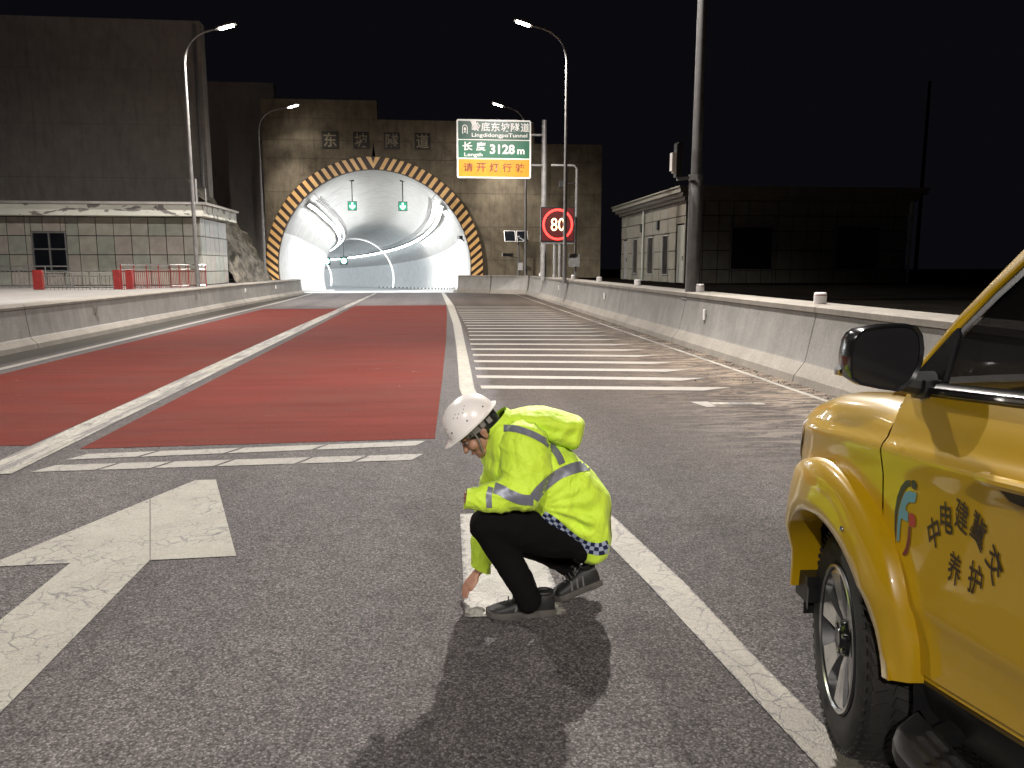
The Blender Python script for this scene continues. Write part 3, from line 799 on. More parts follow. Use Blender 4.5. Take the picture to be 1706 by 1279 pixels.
m = MB(); m.b2((-9.5, PW + 0.03, 7.9), (6.0, PW + 1.1, 9.95)); m.b2((-9.5, PW + 0.03, 7.9), (-3.15, PW + 1.1, 11.0)); m.b2((3.2, PW + 0.03, -0.1), (10.2, PW + 1.1, 8.7)); m.b2((-9.55, PW + 0.03, -0.1), (-9.3, PW + 1.1, 11.0)); unroot(m.obj('joint_backing', 'joint', pw, smooth=False), pw)
for k, ch in enumerate('东坡隧道'):
    x = -5.76 + 1.77 * k; zc = 8.80
    m = MB(); m.b2((x - 0.46, PW - 0.05, zc - 0.47), (x + 0.46, PW + 0.01, zc + 0.47)); p = unroot(m.obj('plaque', 'plaque', pw, smooth=False), pw)
    o = place_text(ch, lambda a, b: Vector((x + a, PW - 0.058, zc + b)), 0.74, 0.80, 'gold', p, 'character', 0.012)

# end walls stepping back on the left, the tall rendered block, the rock slope
w = MB(); w.b2((-22, 51.5, 0.5), (-9.62, 52.5, 12.8)); w.obj('wall_panel', 'portal_far', None, smooth=False)
tag(bpy.data.objects['wall_panel'], 'dark recessed concrete wall between the tall block and the portal wall', 'wall'); bpy.data.objects['wall_panel'].name = 'end_wall'
blk = thing('concrete_block', 'tall dark concrete block wall rising behind the low tiled building', 'building', (-30, 42, 0.7))
zz = [0.7, 3.4, 6.0, 8.6, 11.2, 13.6]
for za, zb in zip(zz, zz[1:]):
    for xa, xb in ((-50, -39), (-39, -28), (-28, -19.5), (-19.5, -11.3)):
        m = MB(); m.b2((xa + 0.006, 42, za), (xb - 0.006, 42.8, zb - 0.012)); unroot(m.obj('wall_panel', 'block', blk, smooth=False), blk)
m = MB(); m.b2((-49.9, 42.03, 0.7), (-11.35, 42.77, 13.5)); unroot(m.obj('joint_backing', 'joint', blk, smooth=False), blk)
# downpipe on its corner
m = MB(); m.tube([(-11.55, 41.9, 0.8), (-11.55, 41.9, 13.4)], 0.09, 10); unroot(m.obj('downpipe', 'galv', blk), blk)

sl = MB(); rows = []
for j in range(25):
    v = j / 24; row = []
    for i in range(25):
        u = i / 24
        y = 38.5 + u * 8.4
        x = -11.3 + 2.1 * v * (1 - 0.15 * u) + 0.2 * u
        z = 5.0 * (1 - v) ** 0.9 * (1 - 0.35 * u) + 0.7
        nn = noise.fractal(Vector((x * 1.3, y * 1.1, z * 1.3)), 1.0, 2.0, 5)
        row.append((x + 0.28 * nn, y + 0.1 * nn, z + 0.12 * nn))
    rows.append(row)
sl.grid(rows)
tag(sl.obj('rock_slope', 'rock', angle=50), 'rough sprayed rock slope between the low building and the portal wall', 'slope')
# ------------------------------------------------------------------ low buildings
def clip_rects(r, holes):
    out = [r]
    for h in holes:
        nxt = []
        for a in out:
            x0, z0, x1, z1 = a
            hx0, hz0, hx1, hz1 = h
            if hx0 >= x1 or hx1 <= x0 or hz0 >= z1 or hz1 <= z0:
                nxt.append(a); continue
            if x0 < hx0: nxt.append((x0, z0, hx0, z1))
            if hx1 < x1: nxt.append((hx1, z0, x1, z1))
            cx0, cx1 = max(x0, hx0), min(x1, hx1)
            if z0 < hz0: nxt.append((cx0, z0, cx1, hz0))
            if hz1 < z1: nxt.append((cx0, hz1, cx1, z1))
        out = nxt
    return [q for q in out if q[2] - q[0] > 0.05 and q[3] - q[1] > 0.05]
def panel_wall(root, fn, u0, u1, du, zs, holes, mats, j=0.017, th=0.05):
    """stone panels on a wall; fn(u, z, depth) -> point"""
    n = round((u1 - u0) / du)
    for i in range(n):
        for za, zb in zip(zs, zs[1:]):
            for (a, b, c, d) in clip_rects((u0 + i * (u1 - u0) / n, za, u0 + (i + 1) * (u1 - u0) / n, zb), holes):
                m = MB(); off = random.uniform(-0.006, 0.006)
                m.prism([(a + j, b + j), (c - j, b + j), (c - j, d - j), (a + j, d - j)], lambda p, dd: fn(p[0], p[1], dd), off, off + th)
                unroot(m.obj('wall_panel', random.choice(mats), root, smooth=False, fix=True), root)
def window(root, fn, r, frame='galv', cross=True, mid=0.6, ft=0.05):
    a, b, c, d = r
    m = MB()
    def bx(x0, z0, x1, z1): m.prism([(x0, z0), (x1, z0), (x1, z1), (x0, z1)], lambda p, dd: fn(p[0], p[1], dd), -0.02, 0.06)
    bx(a, b, a + ft, d); bx(c - ft, b, c, d); bx(a + ft, b, c - ft, b + ft); bx(a + ft, d - ft, c - ft, d)
    cells = [(a + ft, b + ft, c - ft, d - ft)]
    if cross:
        xm, zm = (a + c) / 2, b + (d - b) * mid
        bx(xm - ft / 2, b + ft, xm + ft / 2, d - ft); bx(a + ft, zm - ft / 2, xm - ft / 2, zm + ft / 2); bx(xm + ft / 2, zm - ft / 2, c - ft, zm + ft / 2)
        cells = [(a + ft, b + ft, xm - ft / 2, zm - ft / 2), (xm + ft / 2, b + ft, c - ft, zm - ft / 2), (a + ft, zm + ft / 2, xm - ft / 2, d - ft), (xm + ft / 2, zm + ft / 2, c - ft, d - ft)]
    f = unroot(m.obj('window', frame, root, smooth=False, fix=True), root)
    for (x0, z0, x1, z1) in cells:
        m = MB(); m.prism([(x0, z0), (x1, z0), (x1, z1), (x0, z1)], lambda p, dd: fn(p[0], p[1], dd), 0.03, 0.045)
        m.obj('pane', 'glass', f, smooth=False, fix=True)

lb = thing('tiled_building', 'low tiled station building with peeling white roof edge on the left terrace', 'building', (-17, 34, 0.78))
fnF = lambda u, z, d: (u, 34.0 + d, z)
fnS = lambda u, z, d: (-9.6 - d, u, z)
wl = (-16.28, 1.30, -14.92, 2.98)
tm = ['tile', 'tile', 'tile2', 'tile3']
zrow = [0.80, 1.36, 2.05, 2.82, 3.58]
panel_wall(lb, fnF, -23.4, -9.6, 0.69, zrow, [wl], tm)
panel_wall(lb, fnS, 34.06, 38.2, 0.69, zrow, [], tm)
m = MB(); m.b2((-23.5, 34.04, 0.7), (wl[0], 38.2, 3.6)); m.b2((wl[2], 34.04, 0.7), (-9.64, 38.2, 3.6)); m.b2((wl[0], 34.04, 0.7), (wl[2], 38.2, wl[1])); m.b2((wl[0], 34.04, wl[3]), (wl[2], 38.2, 3.6)); m.b2((wl[0], 34.3, wl[1]), (wl[2], 38.2, wl[3]))
unroot(m.obj('wall_core', 'joint', lb, smooth=False), lb)
window(lb, fnF, wl, 'galv', True, 0.58, 0.06)
m = MB(); m.b2((-23.9, 33.25, 3.6), (-9.2, 38.6, 4.05)); ro = unroot(m.obj('roof', 'fascia', lb, smooth=False), lb)
m = MB(); m.b2((-24.0, 33.17, 4.05), (-9.1, 38.7, 4.15)); m.obj('roof_edge', 'barrier_l', ro, smooth=False)
m = MB(); m.tube([(-9.55, 33.6, 4.15), (-9.55, 33.6, 5.1)], 0.05, 8); m.tube([(-9.4, 34.4, 4.15), (-9.4, 34.4, 4.8)], 0.03, 8); m.obj('vent_pipe', 'galv', ro)

tm2 = ['tile_olive_dim', 'tile_olive_dim', 'tile_olive_dim2']
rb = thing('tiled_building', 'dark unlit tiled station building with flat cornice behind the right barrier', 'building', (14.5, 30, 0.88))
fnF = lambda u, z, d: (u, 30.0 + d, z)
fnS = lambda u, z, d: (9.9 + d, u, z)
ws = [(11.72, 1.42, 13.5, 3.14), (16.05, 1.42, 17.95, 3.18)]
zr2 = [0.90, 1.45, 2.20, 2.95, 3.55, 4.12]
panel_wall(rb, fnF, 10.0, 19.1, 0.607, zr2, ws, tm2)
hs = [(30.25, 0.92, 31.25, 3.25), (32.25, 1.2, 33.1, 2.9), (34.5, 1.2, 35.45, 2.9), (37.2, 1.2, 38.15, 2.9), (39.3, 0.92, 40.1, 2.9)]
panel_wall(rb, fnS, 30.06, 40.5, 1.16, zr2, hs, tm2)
m = MB(); m.b2((9.98, 30.05, 0.8), (19.1, 30.12, 1.42)); m.b2((9.98, 30.12, 3.3), (19.1, 40.5, 4.2)); m.b2((10.3, 30.3, 0.8), (19.1, 40.5, 3.3)); m.b2((10.0, 30.06, 1.42), (11.72, 30.3, 3.3)); m.b2((13.5, 30.06, 1.42), (16.05, 30.3, 3.3)); m.b2((17.95, 30.06, 1.42), (19.1, 30.3, 3.3))
ya = 30.12
for h in hs + [(40.5, 0, 40.5, 0)]:
    m.b2((9.96, ya, 0.8), (10.3, h[0], 3.3)); ya = h[2]
unroot(m.obj('wall_core', 'joint', rb, smooth=False), rb)
for h in ws: window(rb, fnF, h, 'galv', False, 0.5, 0.05)
for h in hs[1:4]: window(rb, fnS, h, 'galv', False, 0.5, 0.05)
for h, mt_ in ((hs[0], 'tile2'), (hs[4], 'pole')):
    m = MB(); m.prism([(h[0] + .03, h[1]), (h[2] - .03, h[1]), (h[2] - .03, h[3] - .03), (h[0] + .03, h[3] - .03)], lambda p, d: fnS(p[0], p[1], d), 0.05, 0.10)
    d = unroot(m.obj('door', mt_, rb, smooth=False, fix=True), rb)
    m = MB(); m.box(fnS(h[0] + 0.15, 1.9, 0.02), (0.05, 0.04, 0.18)); m.obj('handle', 'steel', d, smooth=False)
co = None
for (e, za, zb) in ((0.12, 4.12, 4.25), (0.26, 4.253, 4.40), (0.40, 4.403, 4.58), (0.46, 4.583, 4.64)):
    m = MB(); m.b2((9.9 - e, 30.0 - e, za), (19.2 + e, 40.6 + e, zb)); o = m.obj('cornice', 'tile_olive_dim', rb if co is None else co, smooth=False)
    if co is None: co = unroot(o, rb)
for z in (2.0, 2.0):
    pass
for y in (36.3, 33.6):
    m = MB(); m.b2((9.80, y, 3.15), (9.895, y + 0.22, 3.55)); unroot(m.obj('wall_lamp', 'black', rb, smooth=False), rb)
m = MB(); m.tube([(9.82, 36.0, 0.9), (9.82, 36.0, 4.2)], 0.05, 8); m.tube([(19.15, 29.9, 0.9), (19.15, 29.9, 4.2)], 0.06, 8); unroot(m.obj('downpipe', 'tile2', rb), rb)

# ------------------------------------------------------------------ street lamps
def street_lamp(x, y, z0, sg, label, hx, hz, rad=0.085, tilt=16, power=1.0, fill_spots=(0, 0), paint='pole', yaw=0, beam=(50, 124)):
    """sg = direction of the arm in x; hx, hz = tip of the lamp head"""
    t = thing('street_lamp', label, 'street lamp', (x, y, z0), 0, 'curved street lamps along the tunnel approach')
    H = hz - z0
    L = abs(hx - x)
    path, rr = [], []
    zc = H - 1.45
    for k in range(7):
        path.append((0, 0, zc * k / 6)); rr.append(rad * (1.0 - 0.38 * k / 6))
    bez = [Vector((0, 0, zc)), Vector((0, 0, H - 0.35)), Vector((sg * L * 0.42, 0, H - 0.18)), Vector((sg * (L - 0.62), 0, H - 0.10))]
    for k in range(1, 15):
        q = k / 14
        p = bez[0] * (1 - q) ** 3 + bez[1] * 3 * q * (1 - q) ** 2 + bez[2] * 3 * q * q * (1 - q) + bez[3] * q ** 3
        path.append(p); rr.append(rad * (0.62 - 0.22 * q))
    m = MB(); m.tube(path, rr, 14); m.obj('pole', paint, t)
    m = MB(); m.box((0, 0, 0.012), (0.36, 0.36, 0.024))
    for a in (-1, 1):
        for b in (-1, 1): m.lathe([(0.02, 0.024), (0.02, 0.06), (0, 0.062)], 8, Matrix.Translation((a * 0.14, b * 0.14, 0)))
    m.obj('base_plate', 'galv', t, smooth=False)
    rot = Matrix.Rotation(R(-sg * tilt), 3, 'Y')
    c = Vector((sg * (L - 0.34), 0, H - 0.03))
    hm = MB()
    pr = [(-0.36, -0.11), (-0.28, -0.16), (0.30, -0.16), (0.38, -0.10), (0.38, 0.10), (0.30, 0.16), (-0.28, 0.16), (-0.36, 0.11)]
    hm.prism(pr, lambda p, d: c + rot @ Vector((p[0] * sg, p[1], d)), 0.0, 0.055)
    hm.prism([(p[0] * 0.8, p[1] * 0.7) for p in pr], lambda p, d: c + rot @ Vector((p[0] * sg, p[1], d)), 0.055, 0.10)
    h = hm.obj('lamp_head', 'pole', t, smooth=False, fix=True)
    lm = MB()
    lm.prism([(-0.25, -0.115), (0.27, -0.115), (0.27, 0.115), (-0.25, 0.115)], lambda p, d: c + rot @ Vector((p[0] * sg, p[1], d)), -0.03, -0.003)
    lm.obj('led_panel', 'lamp', h, smooth=False, fix=True)
    ld = bpy.data.lights.new('lamp_light', 'SPOT')
    ld.energy = LAMP_WATTS * power; ld.color = LAMP_COL
    ld.spot_size = R(138); ld.spot_blend = 0.42; ld.shadow_soft_size = 0.13
    lo = bpy.data.objects.new('lamp_light', ld); COL.objects.link(lo); lo.parent = t
    lo.location = c + rot @ Vector((0, 0, -0.10))
    lo.rotation_euler = (0, R(sg * -5), 0)
    for dr, pw in ((1, fill_spots[0]), (-1, fill_spots[1])):     # extra spots added to the head, aimed to brighten walls and road
        if pw:
            l2 = ld.copy(); l2.energy = LAMP_WATTS * pw; l2.spot_size = R(beam[1]); l2.spot_blend = 1.0
            o2 = bpy.data.objects.new('lamp_fill_spot', l2); COL.objects.link(o2); o2.parent = t
            o2.location = lo.location; o2.rotation_euler = (R(dr * beam[0]), 0, R(yaw))
    return t
street_lamp(5.28, 31, 0.9, -1, 'tall curved lamp with its pole crossing the red speed sign, right of the road', 3.25, 10.75, power=0.75, fill_spots=(0.65, 0.5), yaw=4, beam=(42, 92))
street_lamp(5.42, 45.4, 0.9, -1, 'curved street lamp half hidden behind the green tunnel name sign', 3.50, 10.6, power=0.02, fill_spots=(0.5, 0), yaw=-40, beam=(12, 60))
street_lamp(-8.95, 31, 0.78, 1, 'tall curved lamp in front of the low tiled building and tall dark block', -7.05, 10.3, power=0.85, fill_spots=(1.6, 0.6), yaw=-28, beam=(46, 92))
street_lamp(-9.4, 45.4, 0.78, 1, 'curved street lamp just left of the yellow and black arch', -7.15, 10.3, power=0.02, fill_spots=(0.22, 0), yaw=40, beam=(12, 60))
tk = street_lamp(5.46, 16, 0.9, -1, 'thick lamp pole carrying black boxes, rising past the top of the picture on the right', 3.3, 10.7, 0.125, power=0.42, fill_spots=(0, 2.2), paint='dark_pole')
street_lamp(-9.5, 16, 0.78, 1, 'curved street lamp beside the left terrace, nearest one ahead of the camera', -7.1, 10.5, power=0.6, fill_spots=(1.15, 0.35), yaw=24, beam=(48, 92))
street_lamp(5.5, -13, 0.9, -1, 'curved street lamp behind the right barrier, behind the camera', 3.3, 10.7, power=0.9, fill_spots=(1.15, 0), beam=(38, 84))
street_lamp(-9.5, -13, 0.78, 1, 'curved street lamp on the left terrace, behind the camera', -7.1, 10.5, power=0.9, fill_spots=(1.15, 0), beam=(38, 84))
m = MB(); m.lathe([(0.15, 0.0), (0.15, 0.1), (0.142, 2.42), (0.128, 2.48), (0.125, 2.5)], 18); m.obj('sleeve', 'dark_pole', tk)
dv = MB(); dv.lathe([(0.155, 2.44), (0.155, 2.56)], 18); dv.bar((-0.1, 0, 2.5), (-0.42, -0.02, 2.46), 0.06)
unit = thing('pole_camera', 'black and white camera box clamped to the thick lamp pole', 'camera', (5.46, 16, 0.9))
dv.obj('clamp', 'galv', unit)
m = MB(); m.box((-0.40, -0.02, 2.83), (0.13, 0.20, 0.66)); m.box((-0.39, -0.02, 3.175), (0.10, 0.24, 0.03)); m.obj('housing', 'black', unit, smooth=False)
m = MB(); m.box((-0.52, -0.06, 2.80), (0.09, 0.16, 0.36)); m.box((-0.50, -0.06, 2.60), (0.07, 0.1, 0.05)); m.obj('camera_box', 'sign_white', unit, smooth=False)

# ------------------------------------------------------------------ tunnel name sign on its cantilever pole
sg_ = thing('tunnel_sign', 'green and amber tunnel name sign with white border hanging above the right barrier', 'sign', (5.42, 38, 0.9))
SX0, SX1, SZ0, SZ1, SY = 1.23, 4.75, 5.70, 8.38, 37.70
def so(mb, name, mat, parent=None, **kw):
    o = mb.obj(name, mat, parent or sg_, **kw)
    return unroot(o, sg_) if (parent is None) else o
def rrect(x0, z0, x1, z1, r, n=5):
    out = []
    for cx, cz, a0 in ((x1 - r, z1 - r, 0), (x0 + r, z1 - r, 90), (x0 + r, z0 + r, 180), (x1 - r, z0 + r, 270)):
        for k in range(n + 1):
            a = R(a0 + 90 * k / n); out.append((cx + r * math.cos(a), cz + r * math.sin(a)))
    return out
m = MB(); m.prism(rrect(SX0, SZ0, SX1, SZ1, 0.10), lambda p, d: (p[0], d, p[1]), SY, SY + 0.06)
board = so(m, 'board', 'sign_white', smooth=False, fix=True)
zA, zB, e, yy = 6.605, 7.46, 0.075, SY - 0.006
for nm, z0, z1, mt_ in (('name_panel', zB + 0.02, SZ1 - e, 'dark_green_sign'), ('length_panel', zA + 0.03, zB - 0.02, 'green_sign'), ('notice_panel', SZ0 + e, zA - 0.03, 'amber_sign')):
    m = MB(); m.prism(rrect(SX0 + e, z0, SX1 - e, z1, 0.03, 2), lambda p, d: (p[0], d, p[1]), yy, SY - 0.001); so(m, nm, mt_, board, smooth=False, fix=True)
SW = SX1 - SX0; SH = SZ1 - SZ0
def sp(px, py):   # fractions of the board, y down
    return SX0 + SW * px, SZ1 - SH * py
def stext(s, px, py, w, h, mat, bold=0.02):
    x, z = sp(px, py)
    return place_text(s, lambda a, b: Vector((x + a, yy - 0.004, z + b)), w * SW, h * SH, mat, board, 'lettering', bold)
for k, ch in enumerate('岭底东坡隧道'):
    stext(ch, 0.255 + 0.1325 * k if k else 0.262, 0.125, 0.118, 0.150, 'sign_white', 0.014)
stext('LingdidongpoTunnel', 0.575, 0.272, 0.745, 0.085, 'sign_white', 0.014)
stext('长', 0.145, 0.455, 0.135, 0.150, 'sign_white', 0.02); stext('度', 0.325, 0.455, 0.130, 0.150, 'sign_white', 0.02)
stext('Length', 0.222, 0.605, 0.245, 0.080, 'sign_white', 0.014)
stext('3128', 0.612, 0.500, 0.335, 0.165, 'sign_white', 0.03); stext('m', 0.862, 0.538, 0.098, 0.085, 'sign_white', 0.03)
for k, ch in enumerate('请开灯行驶'):
    stext(ch, 0.15 + 0.1745 * k, 0.815, 0.125, 0.150, 'sign_brown', 0.018)
# tunnel pictogram
x, z = sp(0.112, 0.165)
m = MB(); pts_o = [(-0.13, -0.22), (-0.13, 0.05)] + [(-0.13 * math.cos(R(a)), 0.05 + 0.15 * math.sin(R(a))) for a in range(20, 180, 20)] + [(0.13, 0.05), (0.13, -0.22)]
pts_i = [(0.095, -0.22), (0.095, 0.05)] + [(0.095 * math.cos(R(a)), 0.05 + 0.11 * math.sin(R(a))) for a in range(20, 180, 20)] + [(-0.095, 0.05), (-0.095, -0.22)]
m.prism(pts_o + pts_i, lambda p, d: (x + p[0], d, z + p[1]), yy - 0.005, yy - 0.002); m.prism([(-0.05, -0.06), (-0.05, 0.04), (0, 0.10), (0.05, 0.04), (0.05, -0.06)], lambda p, d: (x + p[0], d, z + p[1]), yy - 0.005, yy - 0.002)
m.prism([(-0.07, -0.2), (-0.02, -0.08), (0.02, -0.08), (0.07, -0.2), (0.0, -0.13)], lambda p, d: (x + p[0], d, z + p[1]), yy - 0.005, yy - 0.002)
so(m, 'pictogram', 'sign_white', board, smooth=False)
# white sheet standing in for glare over the corner of the name panel
m = MB(); x, z = sp(0.225, 0.10)
m.grid([[(x + a - 0.16 + 0.30 * b, yy - 0.012 - 0.03 * math.sin(b * 5 + a * 3), z + 0.20 - 0.62 * b + 0.12 * a) for a in (0, 0.1 * (1 - b) + 0.05, 0.24 * (1 - b * 0.8) + 0.04)] for b in [k / 8 for k in range(9)]])
so(m, 'glare_sheet', 'sign_white', board)
m = MB(); m.tube([(5.42, 38, 0.9), (5.42, 38, 8.45)], [0.15, 0.11], 16); so(m, 'pole', 'pole')
m = MB()
for z in (7.75, 6.35): m.tube([(5.42, 37.95, z), (1.5, 37.85, z)], 0.06, 10)
so(m, 'arm', 'pole')

# ------------------------------------------------------------------ LED speed sign
ls = thing('speed_sign', 'square red led speed limit 80 sign on posts behind the right barrier', 'sign', (5.8, 36, 0.9))
def lo_(mb, name, mat, parent=None, **kw):
    o = mb.obj(name, mat, parent or ls, **kw)
    return unroot(o, ls) if parent is None else o
cx, cz, hw, LY = 5.79, 3.48, 0.79, 36.0
m = MB(); m.b2((cx - hw, LY, cz - hw), (cx + hw, LY + 0.22, cz + hw)); cab = lo_(m, 'cabinet', 'black', smooth=False)
m = MB(); m.b2((cx - hw + 0.05, LY - 0.006, cz - hw + 0.05), (cx + hw - 0.05, LY - 0.001, cz + hw - 0.05)); lo_(m, 'led_face', 'led_back', cab, smooth=False)
m = MB(); n = 48
m.add([(cx + r * math.cos(2 * math.pi * k / n), LY - 0.012, cz + r * math.sin(2 * math.pi * k / n)) for r in (0.71, 0.615) for k in range(n)], [(k, (k + 1) % n, n + (k + 1) % n, n + k) for k in range(n)])
lo_(m, 'red_ring', 'led_red', cab, smooth=False)
o = place_text('80', lambda a, b: Vector((cx + a, LY - 0.012, cz + b)), 0.64, 0.58, 'led_white', cab, 'digits', 0.0)
m = MB()
for dx in (-0.12, 0.12): m.tube([(cx + dx, LY + 0.1, 0.9), (cx + dx, LY + 0.1, cz - hw)], 0.07, 10)
m.b2((cx - 0.75, LY + 0.02, cz - hw - 0.09), (cx + 0.75, LY + 0.2, cz - hw - 0.002))
lo_(m, 'post', 'galv')
fr = thing('portal_frame', 'slim grey pipe frame standing behind the red speed sign', 'frame', (6.3, 36.6, 0.9))
m = MB(); m.tube([(6.75, 36.6, 0.9), (6.75, 36.6, 6.05), (6.62, 36.6, 6.2), (5.55, 36.6, 6.2)], 0.055, 10); unroot(m.obj('pipe', 'galv', fr), fr)
m = MB(); m.b2((6.42, 36.42, 1.55), (6.92, 36.56, 2.15)); unroot(m.obj('control_box', 'pole', fr, smooth=False), fr)
m = MB(); m.b2((5.93, 36.5, 5.2), (6.1, 36.7, 5.5)); m.bar((6.1, 36.6, 5.4), (6.75, 36.6, 5.4), 0.04); unroot(m.obj('sensor', 'black', fr, smooth=False), fr)

# ------------------------------------------------------------------ solar powered camera by the portal
sp_ = thing('solar_camera_post', 'post with two tilted solar panels and a small camera beside the portal', 'camera post', (5.05, 45.9, 0.9))
m = MB(); m.tube([(0, 0, 0), (0, 0, 2.35)], 0.055, 12); m.bar((0, 0, 1.15), (-0.75, -0.1, 1.3), 0.05); m.bar((0, 0, 2.2), (0, -0.3, 2.4), 0.05); m.obj('post', 'galv', sp_)
rot = Matrix.Rotation(R(48), 3, 'X')
for sx in (-0.52, 0.20):
    m = MB(); m.box((sx, -0.22, 2.40), (0.66, 0.85, 0.03), rot=rot); p = m.obj('solar_panel', 'galv', sp_, smooth=False)
    m = MB(); m.box(Vector((sx, -0.22, 2.40)) + rot @ Vector((0, 0, 0.019)), (0.60, 0.79, 0.006), rot=rot); m.obj('cells', 'glass', p, smooth=False)
m = MB(); m.box((-0.62, -0.1, 1.34), (0.62, 0.16, 0.17)); m.obj('camera_housing', 'black', sp_, smooth=False)
m = MB(); m.box((-0.96, -0.1, 1.34), (0.06, 0.2, 0.2)); m.obj('camera_front', 'sign_white', sp_, smooth=False)
m = MB(); m.box((0.12, -0.09, 0.66), (0.27, 0.16, 0.44)); m.obj('white_box', 'retro', sp_, smooth=False)

# ------------------------------------------------------------------ railing on the left terrace
rl = thing('terrace_railing', 'stainless steel railing with thin balusters and dull red gate posts on the terrace', 'railing', (-11, 28.4, 0.78))
def railing(p0, p1, n, top=0.85, mat='steel', bmat=None):
    p0, p1 = Vector(p0), Vector(p1)
    m = MB()
    for z in (top, top - 0.16, 0.08): m.tube([p0 + Vector((0, 0, z)), p1 + Vector((0, 0, z))], 0.026 if z == top else 0.018, 8)
    unroot(m.obj('rail', mat, rl), rl)
    for k in range(n + 1):
        q = p0.lerp(p1, k / n); big = k % 6 == 0
        m = MB(); m.tube([q + Vector((0, 0, 0)), q + Vector((0, 0, top if big else top - 0.16))], 0.024 if big else 0.011, 8); unroot(m.obj('baluster', bmat or mat, rl), rl)
railing((-13.2, 28.0, 0.78), (-10.95, 28.2, 0.78), 18, 0.62)
railing((-10.75, 28.4, 0.78), (-9.75, 30.4, 0.78), 24, 0.85, 'steel', 'red_paint')  # reddish glints along the railing put in as red baluster paint
railing((-9.75, 30.4, 0.78), (-8.75, 31.4, 0.78), 24, 0.85, 'steel', 'red_paint')
railing((-22, 31.0, 0.78), (-13.5, 31.0, 0.78), 54, 0.80, 'galv')
for x, y, w in ((-13.3, 28.0, 0.30), (-10.85, 28.25, 0.22), (-10.45, 28.3, 0.22)):
    m = MB(); m.b2((x - w / 2, y - 0.07, 0.80), (x + w / 2, y + 0.07, 1.46)); unroot(m.obj('gate_post', 'red_paint', rl, smooth=False), rl)
# far pole in the dark
fp = thing('utility_pole', 'faint dark pole standing beyond the unlit station building', 'pole', (21.5, 33, 0.88))
m = MB(); m.tube([(0, 0, 0), (0, 0, 8.6)], [0.09, 0.06], 10); m.obj('shaft', 'soil', fp)
# ------------------------------------------------------------------ THE WORKER
def ico(center, r, ys=1.0, sub=2, rot=None, sc=None):
    bm = bmesh.new(); bmesh.ops.create_icosphere(bm, subdivisions=sub, radius=1.0)
    out = []
    for v in bm.verts:
        p = Vector(v.co)
        if sc is not None: p = Vector((p.x * sc[0], p.y * sc[1], p.z * sc[2]))
        else: p = Vector((p.x * r, p.y * r * ys, p.z * r))
        if rot is not None: p = rot @ p
        out.append(p + Vector(center))
    fs = [tuple(v.index for v in f.verts) for f in bm.faces]
    bm.free()
    return out, fs
def chain(mb, pts, sub=2):
    """pts: (Vector, r, yscale) joined by a run of overlapping balls"""
    for (a, ra, ya), (b, rb, yb) in zip(pts, pts[1:]):
        n = max(2, int((b - a).length / (0.30 * min(ra, rb))) + 1)
        for k in range(n + 1):
            t = k / n
            mb.add(*ico(a.lerp(b, t), ra + (rb - ra) * t, ya + (yb - ya) * t, sub))
def remesh(mb, name, voxel, smooth=6, fac=0.5):
    me = bpy.data.meshes.new(name); me.from_pydata(mb.v, [], mb.f)
    o = bpy.data.objects.new(name, me); COL.objects.link(o)
    md = o.modifiers.new('r', 'REMESH'); md.mode = 'VOXEL'; md.voxel_size = voxel; md.use_smooth_shade = True
    sm = o.modifiers.new('s', 'SMOOTH'); sm.iterations = smooth; sm.factor = fac
    bpy.context.view_layer.update()
    out = bpy.data.meshes.new_from_object(o.evaluated_get(bpy.context.evaluated_depsgraph_get()))
    bpy.data.objects.remove(o); out.name = name
    out.shade_smooth()
    return out
def displace(me, fn):
    ns = [v.normal.copy() for v in me.vertices]
    for v, n in zip(me.vertices, ns):
        v.co += n * fn(v.co)
    me.update()
def cutmesh(me, co, no):
    bm = bmesh.new(); bm.from_mesh(me)
    bmesh.ops.bisect_plane(bm, geom=bm.verts[:] + bm.edges[:] + bm.faces[:], plane_co=co, plane_no=no, clear_outer=True)
    bm.to_mesh(me); bm.free(); me.update(); me.shade_smooth()
PZ = 0.3518
def W(x, y, Y=3.48): return at(680 + x * PZ, 620 + y * PZ, Y)
RZ = PZ * 3.55 / FPX
def S(x, y, Y, r, ys=1.0): return (W(x, y, Y), r * RZ, ys)

def cloth(name, c1, c2, fold=0.5, rough=0.75, sheen=0.0, scale=9):
    m, nt, b = new_mat(name)
    p = pos(nt)
    lk(nt, ramp(nt, noi(nt, p, 7, 5), [(0.3, c2), (0.7, c1)]), b.inputs['Base Color'])
    b.inputs['Roughness'].default_value = rough
    b.inputs['Sheen Weight'].default_value = sheen
    b.inputs['Specular IOR Level'].default_value = 0.5 if c1[0] > 0.1 else 0.12
    h = mth(nt, 'ADD', noi(nt, pos(nt, (1.0, 1.0, 0.55)), scale, 5, 0.55, 0.9), mth(nt, 'MULTIPLY', noi(nt, p, 420, 2), 0.05))
    bump(nt, b, h, fold, 0.03)
    return m
MT['hivis'] = cloth('hi_vis_fabric', (0.62, 0.86, 0.050), (0.55, 0.79, 0.040), 0.8, 0.62, 0.15)
MT['trouser'] = cloth('black_trouser_cloth', (0.0050, 0.0046, 0.0048), (0.0035, 0.0033, 0.0036), 0.30, 0.95, 0.0)
MT['tape'] = simple('grey_reflective_tape', (0.245, 0.26, 0.31), (0.20, 0.21, 0.26), 30, 0.42, 0.35)
MT['skin'] = simple('skin', (0.40, 0.215, 0.145), (0.33, 0.165, 0.11), 18, 0.5, bumps=0.1, bscale=220)
MT['hair'] = simple('black_hair', (0.010, 0.009, 0.009), (0.006, 0.006, 0.006), 60, 0.5, bumps=0.6, bscale=300)
MT['helmet'] = simple('white_helmet_shell', (0.86, 0.82, 0.79), (0.83, 0.79, 0.76), 5, 0.28, coat=0.3)
